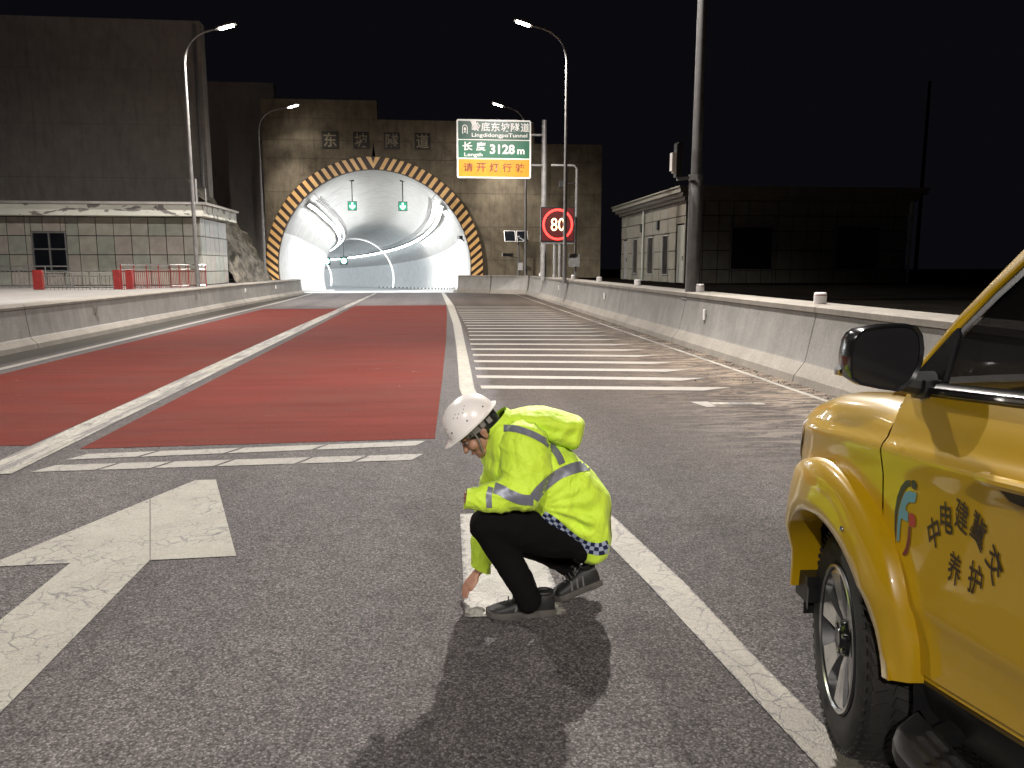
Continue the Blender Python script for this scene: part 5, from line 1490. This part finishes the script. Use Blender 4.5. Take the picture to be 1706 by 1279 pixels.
def archz(s):
    d = AR * AR - (s - AC) ** 2
    return AZ + math.sqrt(d) if d > 0 else None
def belt(s): return 1.268 - 0.095 * (max(-1.15, s) + 0.30)
def dbot(s): return 0.535 - 0.19 * (max(-1.05, s) + 0.39)
def to(mb, name, mat, parent=truck, **kw): return mb.obj(name, mat, parent, **kw)

# body shell ahead of the door: fenders, bonnet and nose, both halves
def shell(side):
    def Q(s, out, z): return P(s, out if side > 0 else 2 * CLN - out, z)
    st = sorted(set([-0.247, -0.22, -0.2, -0.16] + [AC + (AR - 0.0005) * math.cos(math.pi * k / 22) for k in range(23) if AC + AR * math.cos(math.pi * k / 22) > -0.24] + [AC + AR + 0.0005, 0.47, 0.49, 0.515, 0.54, 0.565, 0.59, 0.615, 0.64, 0.66, 0.68, 0.70, 0.715, 0.73, 0.742, 0.7449]))
    rows = []
    for s in st:
        a = archz(s)
        zb = a if a is not None else (0.40 if s > 0 else 0.5)
        zt = lerp_tab(ZT, s)
        row = []
        N = 26
        for k in range(N):
            z = zb + (zt - 0.075 - zb) * k / (N - 1); row.append(Q(s, yside(s, z), z))
        ye = yside(s, zt - 0.075)
        for dy, dz in ((0.012, -0.048), (0.035, -0.022), (0.07, -0.006), (0.13, 0.004), (0.20, 0.006), (0.215, -0.002), (0.235, 0.006), (0.4, 0.030), (0.6, 0.040)):
            row.append(Q(s, max(ye - dy, CLN), zt + dz))
        row.append(Q(s, CLN, zt + 0.045))
        rows.append(row)
    return MB().grid(rows)
fb = shell(1); f2 = shell(-1); fb.add(f2.v, f2.f)
body_o = to(fb, 'body', 'yellow', angle=40, fix=True)
# wheel housing
m = MB()
rows = []
for k in range(25):
    a = math.pi * (k / 24) * 1.16 - math.pi * 0.08
    hs_, hz2 = AC + (AR + 0.002) * math.cos(a), AZ + (AR + 0.002) * math.sin(a)
    rows.append([P(hs_, o, hz2) for o in (min(0.05, yside(min(hs_, 0.5), max(hz2, 0.5)) - 0.012), -0.2, -0.40)])
m.grid(rows); m.add([P(AC - 0.5, -0.40, 0.2), P(AC + 0.45, -0.40, 0.2), P(AC + 0.45, -0.40, 0.95), P(AC - 0.5, -0.40, 0.95)], [(0, 1, 2, 3)])
to(m, 'wheel_housing', 'black')
# flared arch moulding
m = MB(); rows = []
for k in range(41):
    a = R(1 + 165 * k / 40)     # front low to rear low
    rin = AR - 0.012
    top = math.sin(a)
    rout = lerp_tab([(0, 0.475), (25, 0.525), (50, 0.58), (90, 0.60), (130, 0.575), (165, 0.49), (200, 0.475), (230, 0.475)], math.degrees(a))
    flk = lerp_tab([(0.10, 1.0), (0.30, 0.75), (0.43, 0.55)], AC + rin * math.cos(a))
    row = []
    for r, lift in ((rin + 0.002, -0.05), (rin, 0.055), (rin + 0.010, 0.068), (rin + 0.05, 0.070), (rin + (rout - rin) * 0.6, 0.060), (rout - 0.018, 0.046), (rout - 0.004, 0.030), (rout, -0.01)):
        s, z = AC + r * math.cos(a), AZ + r * math.sin(a)
        base = yside(min(s, 0.50), max(z, 0.55))
        row.append(P(s, base + lift * flk if lift > -0.05 else base - 0.08, z))
    rows.append(row)
m.grid(rows); to(m, 'arch_flare', 'yellow', angle=50)
# small dots of hardware on the flare
m = MB(); m.add(*ico(P(-0.155, 0.127, 0.84), 0.008, 1, 2)); to(m, 'flare_rivet', 'chrome')

# doors
def door(s0, s1, name, front):
    xs = [s0 + (s1 - s0) * k / 40 for k in range(41)]
    rows = []
    for s in xs:
        a = archz(s) if front else None
        zb = dbot(s)
        if front:
            d = 0.475 ** 2 - (s - AC) ** 2
            if d > 0: zb = max(zb, AZ + math.sqrt(d) * (1 if True else 1)) if s > -0.36 else zb
            zb = max(zb, lerp_tab([(-0.47, 0.5), (-0.40, 0.55), (-0.37, 0.60), (-0.33, 0.67), (-0.28, 0.76), (-0.25, 0.80)], s)) if s > -0.47 else zb
        zt = belt(s)
        rows.append([P(s, yside(s, zb + (zt - zb) * k / 38), zb + (zt - zb) * k / 38) for k in range(39)])
    m = MB(); m.grid(rows)
    # returned edges give the shut line its depth
    for seq in ([r[0] for r in rows], rows[0], rows[-1]):
        ins = [p + Vector((0.03, 0, 0)) for p in seq]
        m.grid([seq, ins])
    return to(m, name, 'yellow', angle=40, fix=False)
d1 = door(-0.2545, -1.02, 'front_door', True)
d2 = door(-1.028, -1.75, 'rear_door', False)
# dark jamb behind the shut lines
m = MB(); m.grid([[P(s, yside(s, z) - 0.028, z) for z in [0.56 + 0.066 * k for k in range(11)]] for s in (-0.20, -0.25, -0.32)])
m.grid([[P(s, yside(s, z) - 0.028, z) for z in [0.68 + 0.058 * k for k in range(11)]] for s in (-0.98, -1.02, -1.07)])
to(m, 'door_jamb', 'black')
# sill below the doors
m = MB(); rows = []
for k in range(30):
    s = -0.37 - 1.40 * k / 29; z = dbot(s)
    rows.append([P(s, yside(s, z) - 0.012, z - 0.006), P(s, yside(s, z) - 0.010, z - 0.018), P(s, yside(s, z) - 0.03, z - 0.035), P(s, -0.02, z - 0.07)])
m.grid(rows); to(m, 'sill', 'yellow')
m = MB(); rows = []
for k in range(8):
    s = -0.36 - 1.42 * k / 7; z = dbot(s)
    rows.append([P(s, 0.0, z - 0.03), P(s, -0.03, z - 0.12), P(s, -0.12, z - 0.22), P(s, -1.7, z - 0.24)])
m.grid(rows); m.box(P(0.1, CLN, 0.5), (1.3, 1.2, 0.2)); to(m, 'underbody', 'black')  # the box is added to block light below the bonnet
# bed and cab back (outside the picture, kept simple)
rows = []
for s in (-1.80, -2.2, -2.7, -3.3, -3.75):
    a = None
    rows.append([P(s, yside(-1.1, 0.62 + 0.07 * k), 0.62 + 0.07 * k) for k in range(10)])
m = MB(); m.grid(rows); m.grid([[P(q.y, 2 * CLN + q.x, q.z) for q in r] for r in rows])
m.box(P(-2.8, CLN, 1.0), (1.70, 1.95, 0.5)); to(m, 'cargo_bed', 'yellow')

# belt moulding, window frame, glass, pillar, roof
def tilt(z): return -(z - 1.27) * 0.38
m = MB(); rows = []
for k in range(30):
    s = -0.345 - 1.40 * k / 29; z = belt(s); y = yside(s, z)
    rows.append([P(s, y + 0.002, z - 0.006), P(s, y + 0.012, z), P(s, y + 0.010, z + 0.016), P(s, y - 0.004, z + 0.026), P(s, y - 0.02, z + 0.028)])
m.grid(rows); bm_ = to(m, 'belt_moulding', 'gloss_black')
m = MB(); rows = []
for k in range(30):
    s = -0.42 - 1.3 * k / 29; z = belt(s); y = yside(s, z)
    rows.append([P(s, y + 0.0135, z + 0.004), P(s, y + 0.0125, z + 0.0105)])
m.grid(rows); to(m, 'bright_strip', 'chrome', bm_)
UPL = [(-0.165, 1.235), (-0.20, 1.290), (-0.235, 1.352), (-0.304, 1.474), (-0.371, 1.561), (-0.434, 1.641), (-0.50, 1.705), (-0.60, 1.752), (-0.75, 1.778), (-1.1, 1.790), (-1.7, 1.775)]
LOW = [(-0.205, 1.245), (-0.232, 1.287), (-0.262, 1.335), (-0.325, 1.452), (-0.390, 1.538), (-0.458, 1.613), (-0.52, 1.668), (-0.615, 1.712), (-0.76, 1.738), (-1.1, 1.750), (-1.7, 1.735)]
INN = [(-0.240, 1.262), (-0.275, 1.300), (-0.30, 1.345), (-0.352, 1.437), (-0.415, 1.518), (-0.480, 1.590), (-0.54, 1.642), (-0.63, 1.686), (-0.77, 1.712), (-1.1, 1.724), (-1.7, 1.71)]
def pil(side):
    def Q(s, o, z): return P(s, o if side > 0 else 2 * CLN - o, z)
    m = MB(); m.grid([[Q(a[0] + 0.022, tilt(a[1]) - 0.055, a[1] - 0.004), Q(a[0] + 0.006, tilt(a[1]) - 0.022, a[1] + 0.006), Q(a[0], tilt(a[1]), a[1]), Q((a[0] + b[0]) / 2, tilt(a[1]) + 0.012, (a[1] + b[1]) / 2), Q(b[0], tilt(b[1]) + 0.002, b[1]), Q(b[0] - 0.004, tilt(b[1]) - 0.012, b[1] - 0.003)] for a, b in zip(UPL, LOW)])
    f = MB(); f.grid([[Q(a[0], tilt(a[1]) - 0.008, a[1]), Q((a[0] + b[0]) / 2, tilt(a[1]) + 0.0, (a[1] + b[1]) / 2), Q(b[0], tilt(b[1]) - 0.006, b[1])] for a, b in zip(LOW, INN)])
    g_ = MB(); rows = []
    for b in INN[2:]:
        zb = belt(b[0]) + 0.02
        rows.append([Q(b[0], tilt(zb + (b[1] - zb) * k / 6) - 0.012 - 0.0, zb + (b[1] - zb) * k / 6) for k in range(7)])
    g_.grid(rows)
    return m, f, g_
for sd in (1, -1):
    a, b, c = pil(sd)
    pl = to(a, 'windscreen_pillar', 'yellow', angle=60); to(b, 'window_frame', 'black', angle=60); to(c, 'side_window', 'car_glass')
m = MB(); m.bar(P(-1.03, -0.02, 1.33), P(-1.06, tilt(1.73) - 0.01, 1.73), 0.012, 0.09); to(m, 'door_pillar', 'gloss_black')
# black sail panel carrying the mirror
m = MB(); m.prism([(-0.232, 1.258), (-0.225, 1.292), (-0.262, 1.345), (-0.325, 1.440), (-0.336, 1.425), (-0.375, 1.285), (-0.36, 1.262)], lambda p, d: P(p[0], tilt(p[1]) + d, p[1]), -0.010, 0.006); to(m, 'mirror_mount', 'gloss_black', angle=30, fix=True)
# windscreen, roof, wipers' cowl
m = MB(); rows = []
for a in UPL[1:7]:
    rows.append([P(a[0] + 0.02 + 0.13 * (1 - ((k - 6) / 6) ** 2), tilt(a[1]) - 0.05 + (2 * CLN - 2 * (tilt(a[1]) - 0.05)) * k / 12, a[1] - 0.004) for k in range(13)])
m.grid(rows); to(m, 'windscreen', 'car_glass')
m = MB(); rows = []
for a in UPL[6:]:
    rows.append([P(a[0] + (0.12 if a[0] > -0.55 else 0.06) * (1 - ((k - 8) / 8) ** 2), tilt(a[1]) - 0.02 + (2 * CLN - 2 * (tilt(a[1]) - 0.02)) * k / 16, a[1] + 0.035 * (1 - ((k - 8) / 8) ** 4)) for k in range(17)])
m.grid(rows); to(m, 'roof', 'yellow', angle=60)
m = MB(); m.grid([[P(s, o, z) for o in [-0.05 - 0.164 * k for k in range(11)]] for s, z in ((-0.05, 1.225), (-0.12, 1.228), (-0.21, 1.25))]); to(m, 'cowl', 'black')
# cab back
m = MB(); m.grid([[P(-1.74, o, z) for o in (-0.05, CLN, 2 * CLN + 0.05)] for z in (0.7, 1.3, 1.76)]); to(m, 'cab_back', 'black')
# interior
m = MB()
m.box(P(-0.30, CLN, 1.10), (1.60, 0.30, 0.22)); m.box(P(-0.9, CLN, 0.62), (1.6, 1.4, 0.1)); to(m, 'dashboard', 'black')
for o in (-0.47, -1.28):
    m = MB(); m.box(P(-0.98, o, 0.98), (0.50, 0.50, 0.16)); m.box(P(-1.25, o, 1.28), (0.50, 0.14, 0.62), rot=Matrix.Rotation(R(14), 3, 'X')); m.box(P(-1.33, o, 1.66), (0.26, 0.10, 0.20)); to(m, 'seat', 'alloy_dark', smooth=False)
m = MB(); c = P(-0.58, -0.47, 1.26); M_ = Matrix.Rotation(R(62), 3, 'X')
m.tube([c + M_ @ Vector((0.185 * math.cos(2 * math.pi * k / 28), 0.185 * math.sin(2 * math.pi * k / 28), 0)) for k in range(29)], 0.015, 8, cap=False); m.bar(c, c + M_ @ Vector((0.18, 0, 0)), 0.03); m.bar(c, c + M_ @ Vector((-0.18, 0, 0)), 0.03); m.bar(c, P(-0.40, -0.47, 1.18), 0.05); to(m, 'steering_wheel', 'gloss_black')
# door mirror
MO = [(0.236, 1.369), (0.230, 1.412), (0.218, 1.432), (0.200, 1.443), (0.150, 1.451), (0.085, 1.453), (0.058, 1.446), (0.043, 1.425), (0.036, 1.390), (0.038, 1.350), (0.054, 1.312), (0.078, 1.288), (0.100, 1.277), (0.150, 1.284), (0.205, 1.296), (0.228, 1.312), (0.235, 1.335)]
cxm = sum(p[0] for p in MO) / len(MO); czm = sum(p[1] for p in MO) / len(MO)
m = MB(); rows = []
for s, k in ((-0.352, 0.90), (-0.357, 0.985), (-0.345, 1.0), (-0.31, 0.99), (-0.27, 0.90), (-0.25, 0.72), (-0.242, 0.4), (-0.24, 0.01)):
    rows.append([P(s + 0.06 * (cxm - p[0]), cxm + (p[0] - cxm) * k, czm + (p[1] - czm) * k) for p in MO + MO[:1]])
m.grid(rows); mir = to(m, 'door_mirror', 'gloss_black', angle=50)
m = MB(); pts = [P(-0.349 + 0.06 * (cxm - p[0]), cxm + (p[0] - cxm) * 0.905, czm + (p[1] - czm) * 0.905) for p in MO]; m.add(pts, [tuple(range(len(pts)))]); to(m, 'mirror_glass', 'gloss_black', mir, smooth=False)
m = MB(); m.tube([P(-0.31, 0.075, 1.30), P(-0.32, 0.03, 1.295), P(-0.325, -0.005, 1.292)], [0.030, 0.032, 0.036], 10); m.box(P(-0.315, 0.005, 1.285), (0.06, 0.10, 0.045)); to(m, 'mirror_arm', 'black', mir)
m = MB(); m.tube([P(-0.30, 0.236, 1.335), P(-0.27, 0.225, 1.318), P(-0.255, 0.19, 1.31)], 0.008, 8); to(m, 'turn_signal', 'lens', mir)
# headlamp wrapped round the front corner
m = MB(); rows = []
for k in range(13):
    s0_ = lambda zq: lerp_tab([(0.90, 0.40), (0.97, 0.375), (1.02, 0.35), (1.10, 0.295)], zq)
    s = 0.30 + (0.60 - 0.30) * k / 12
    zb, zt = 0.905 - 0.02 * (k / 12), lerp_tab(ZT, s) - 0.055 - 0.02 * (1 - k / 12)
    rows.append([P(max(s, s0_(q_)), yside(max(s, s0_(q_)), q_) + 0.006, q_) for q_ in [zb + (zt - zb) * j / 6 for j in range(7)]])
m.grid(rows); hl_o = to(m, 'headlight', 'lens')
m = MB(); m.grid([[P(s, yside(s, z) + 0.0085, z) for z in (0.955, 0.968)] for s in [0.40 + 0.015 * k for k in range(12)]]); to(m, 'lamp_trim', 'chrome', hl_o)
# front air dam
m = MB(); m.grid([[P(s, yside(s, 0.45) - 0.01, z) for z in (0.44, 0.40, 0.36)] for s in [0.33 + 0.03 * k for k in range(13)]]); m.box(P(0.42, -0.12, 0.42), (0.22, 0.10, 0.10)); to(m, 'air_dam', 'black')
# door handle
def handle(s, parent):
    z = 1.150
    m = MB(); y = yside(s, z)
    m.tube([P(s + 0.0, y + 0.004, z + 0.002), P(s - 0.015, y + 0.030, z + 0.003), P(s - 0.09, y + 0.038, z + 0.012), P(s - 0.17, y + 0.030, z + 0.02), P(s - 0.19, y + 0.004, z + 0.02)], [0.010, 0.014, 0.014, 0.014, 0.010], 10)
    to(m, 'door_handle', 'yellow', parent)
    m = MB(); m.prism([(s - 0.02, z - 0.012), (s - 0.06, z - 0.035), (s - 0.12, z - 0.035), (s - 0.16, z - 0.005), (s - 0.16, z + 0.012), (s - 0.02, z + 0.004)], lambda p, d: P(p[0], yside(p[0], p[1]) + d, p[1]), 0.0, 0.002); to(m, 'handle_shade', 'decal_dark', parent, smooth=False)  # flat dark patch painted for the shade behind the handle
handle(-0.715, d1); handle(-1.45, d2)

# lettering and emblem on the front door
def on_door(s, z, lift=0.0022): return P(s, yside(s, z) + lift, z)
def glyph(ch, s, z, h, w, rot, shear=0.0):
    c, sn = math.cos(R(rot)), math.sin(R(rot))
    def fn(a, b):
        x, y = a / w * 1.0, b / h * 1.0
        a2, b2 = a, b + shear * a
        A = a2 * 1.0 * c - b2 * sn * (w / h); B = a2 * sn * (h / w) + b2 * c
        return on_door(s - A, z + B)
    o = place_text(ch, fn, w, h, 'decal_dark', d1, 'lettering', 0.014)
for ch, s, z, rot in (('中', -0.500, 0.950, 26), ('电', -0.550, 1.005, 7), ('建', -0.609, 1.028, -8), ('冀', -0.670, 1.015, -24), ('交', -0.728, 0.960, -42)):
    glyph(ch, s, z, 0.078, 0.050, rot)
glyph('养', -0.590, 0.893, 0.080, 0.050, -4); glyph('护', -0.668, 0.898, 0.080, 0.050, -4)
def decal(poly, mat, lift=0.0022):
    m = MB(); vs = [on_door(s, z, lift) for s, z in poly]; m.add(vs, [tuple(range(len(vs)))]); to(m, 'emblem', mat, d1, smooth=False)
def LG(x, y): return (-0.312 - 0.112 * x, 1.060 - 0.220 * y)   # emblem box, x to the rear, y down
def arcband(outer, inner): return [LG(*p) for p in outer] + [LG(*p) for p in reversed(inner)]
decal(arcband([(0.72, 0.03), (0.50, 0.07), (0.30, 0.17), (0.14, 0.33), (0.05, 0.52), (0.06, 0.75), (0.16, 0.92)], [(0.72, 0.11), (0.56, 0.14), (0.40, 0.24), (0.26, 0.38), (0.15, 0.55), (0.13, 0.74), (0.17, 0.90)]), 'decal_grey')
decal([LG(*p) for p in ((0.78, 0.02), (0.92, 0.01), (0.98, 0.06), (0.95, 0.12), (0.78, 0.12))], 'decal_grey')
decal([LG(*p) for p in ((0.66, 0.17), (0.97, 0.15), (0.95, 0.22), (0.90, 0.28), (0.66, 0.31), (0.54, 0.38), (0.53, 0.43), (0.64, 0.44), (0.64, 0.56), (0.34, 0.56), (0.30, 0.66), (0.30, 0.86), (0.20, 0.88), (0.17, 0.70), (0.22, 0.50), (0.34, 0.34), (0.48, 0.22))], 'decal_blue')
decal([LG(*p) for p in ((0.68, 0.45), (0.80, 0.42), (0.93, 0.44), (0.95, 0.54), (0.90, 0.58), (0.68, 0.59))], 'decal_red')
decal([LG(*p) for p in ((0.66, 0.60), (0.76, 0.60), (0.75, 0.80), (0.68, 0.94), (0.55, 1.0), (0.47, 0.99), (0.60, 0.88), (0.65, 0.75))], 'decal_wine')

# side step with raised treads
m = MB()
stp = lambda s: 0.43 - 0.10 * max(-0.4, (s + 0.6))
rows = []
for k in range(25):
    s = -0.42 - 1.25 * k / 24
    w = 0.155 * min(1, (k / 2.5) ** 0.5) if k else 0.03
    z = 0.425
    rows.append([P(s, 0.0, z - 0.02), P(s, 0.02, z), P(s, w - 0.02, z), P(s, w, z - 0.012), P(s, w, z - 0.045), P(s, 0.0, z - 0.055)])
m.grid(rows); m.f.append((0, 1, 2, 3, 4, 5)); step_o = to(m, 'side_step', 'black', angle=40, fix=True)
for j in range(3):
    for k in range(11):
        m = MB(); m.box(P(-0.56 - 0.10 * k - 0.02 * j, 0.045 + 0.035 * j, 0.4285), (0.014, 0.075, 0.007)); to(m, 'tread_rib', 'rubber', step_o, smooth=False)
m = MB()
for s in (-0.52, -1.2):
    m = MB(); m.bar(P(s, 0.05, 0.39), P(s + 0.03, -0.15, 0.47), 0.04); to(m, 'step_bracket', 'black')

# wheels
def wheel(c, steer, mirror=False):
    r0 = 0.366
    root = MB()
    AX = Matrix.Rotation(steer, 3, 'Z') @ Matrix.Rotation(R(-90), 3, 'Y')   # local z -> -x (outboard)
    M4 = Matrix.Translation(c) @ AX.to_4x4()
    prof = [(0.232, -0.20), (0.262, -0.212), (0.315, -0.215), (0.345, -0.205), (0.362, -0.185), (r0 - 0.004, -0.15), (r0 - 0.004, -0.06), (0.362, -0.028), (0.345, -0.008), (0.315, 0.006), (0.285, 0.004), (0.262, -0.004), (0.242, -0.010), (0.236, -0.016)]
    m = MB(); m.lathe(prof, 72, M4)
    # tread blocks round the shoulders and lettering ridge on the side wall
    ty = to(m, 'wheel', 'rubber', angle=40)
    tb_ = MB()
    for k in range(60):
        a = 2 * math.pi * k / 60
        for zc_, w in ((-0.045, 0.05), (-0.105, 0.045), (-0.165, 0.05)):
            aa = a + (0.05 if zc_ == -0.105 else 0)
            Mr = AX @ Matrix.Rotation(aa, 3, 'Z')
            tb_.box(Vector(c) + Mr @ Vector((r0 - 0.001, 0, zc_)), (0.007, 0.034, w), rot=Mr @ Matrix.Rotation(R(18 if zc_ != -0.105 else -18), 3, 'X'))
        Mr = AX @ Matrix.Rotation(a + 0.03, 3, 'Z')
        tb_.box(Vector(c) + Mr @ Vector((0.347, 0, -0.010)), (0.028, 0.018, 0.008), rot=Mr @ Matrix.Rotation(R(-35), 3, 'Y'))
    to(tb_, 'tread', 'rubber', ty, smooth=False)
    m = MB(); m.lathe([(0.236, -0.015), (0.243, -0.006), (0.238, 0.0), (0.228, -0.006), (0.222, -0.03), (0.205, -0.10), (0.19, -0.16), (0.0, -0.165)], 56, M4); rim_o = to(m, 'rim', 'alloy_dark', ty)
    m = MB(); m.lathe([(0.240, 0.0005), (0.232, 0.003), (0.226, -0.003)], 56, M4); to(m, 'rim_lip', 'alloy', ty)
    for k in range(6):
        a0 = 2 * math.pi * k / 6 + 0.35
        for dk, mt_ in ((-0.135, 'alloy'), (0.135, 'alloy')):
            a1 = a0 + dk
            def q(r, t, z): return M4 @ Vector((r * math.cos(a1) - t * math.sin(a1), r * math.sin(a1) + t * math.cos(a1), z))
            sg2 = 1 if dk > 0 else -1
            m = MB()
            rows = []
            for r, w, z in ((0.055, 0.014, -0.036), (0.10, 0.016, -0.022), (0.16, 0.021, -0.012), (0.21, 0.028, -0.006), (0.233, 0.034, -0.008)):
                rows.append([q(r, -w, z - 0.03), q(r, -w, z), q(r, w, z), q(r, w, z - 0.03)])
            m.grid(rows); to(m, 'spoke', mt_, rim_o, smooth=False)
        def q0(r, t, z): return M4 @ Vector((r * math.cos(a0) - t * math.sin(a0), r * math.sin(a0) + t * math.cos(a0), z))
        m = MB(); m.grid([[q0(r, -w, z), q0(r, w, z)] for r, w, z in ((0.06, 0.014, -0.034), (0.12, 0.016, -0.028), (0.20, 0.026, -0.022), (0.228, 0.030, -0.02))]); to(m, 'spoke_web', 'alloy_dark', rim_o, smooth=False)
    m = MB(); m.lathe([(0.062, -0.045), (0.060, -0.022), (0.040, -0.014), (0.034, -0.006), (0, -0.004)], 30, M4); to(m, 'hub_cap', 'gloss_black', ty)
    m = MB()
    for k in range(6):
        a = 2 * math.pi * k / 6; Mn = M4 @ Matrix.Translation((0.052 * math.cos(a), 0.052 * math.sin(a), -0.02)); m.lathe([(0.009, -0.01), (0.009, 0.008), (0.004, 0.012), (0, 0.012)], 8, Mn)
    to(m, 'wheel_nut', 'chrome', ty)
    m = MB(); m.lathe([(0.16, -0.11), (0.16, -0.12), (0.0, -0.12)], 36, M4); to(m, 'brake_disc', 'alloy', ty)
    return ty
wheel(P(0.112, -0.003, 0.366), R(-12))
wheel(P(-3.05, 0.03, 0.372), 0)
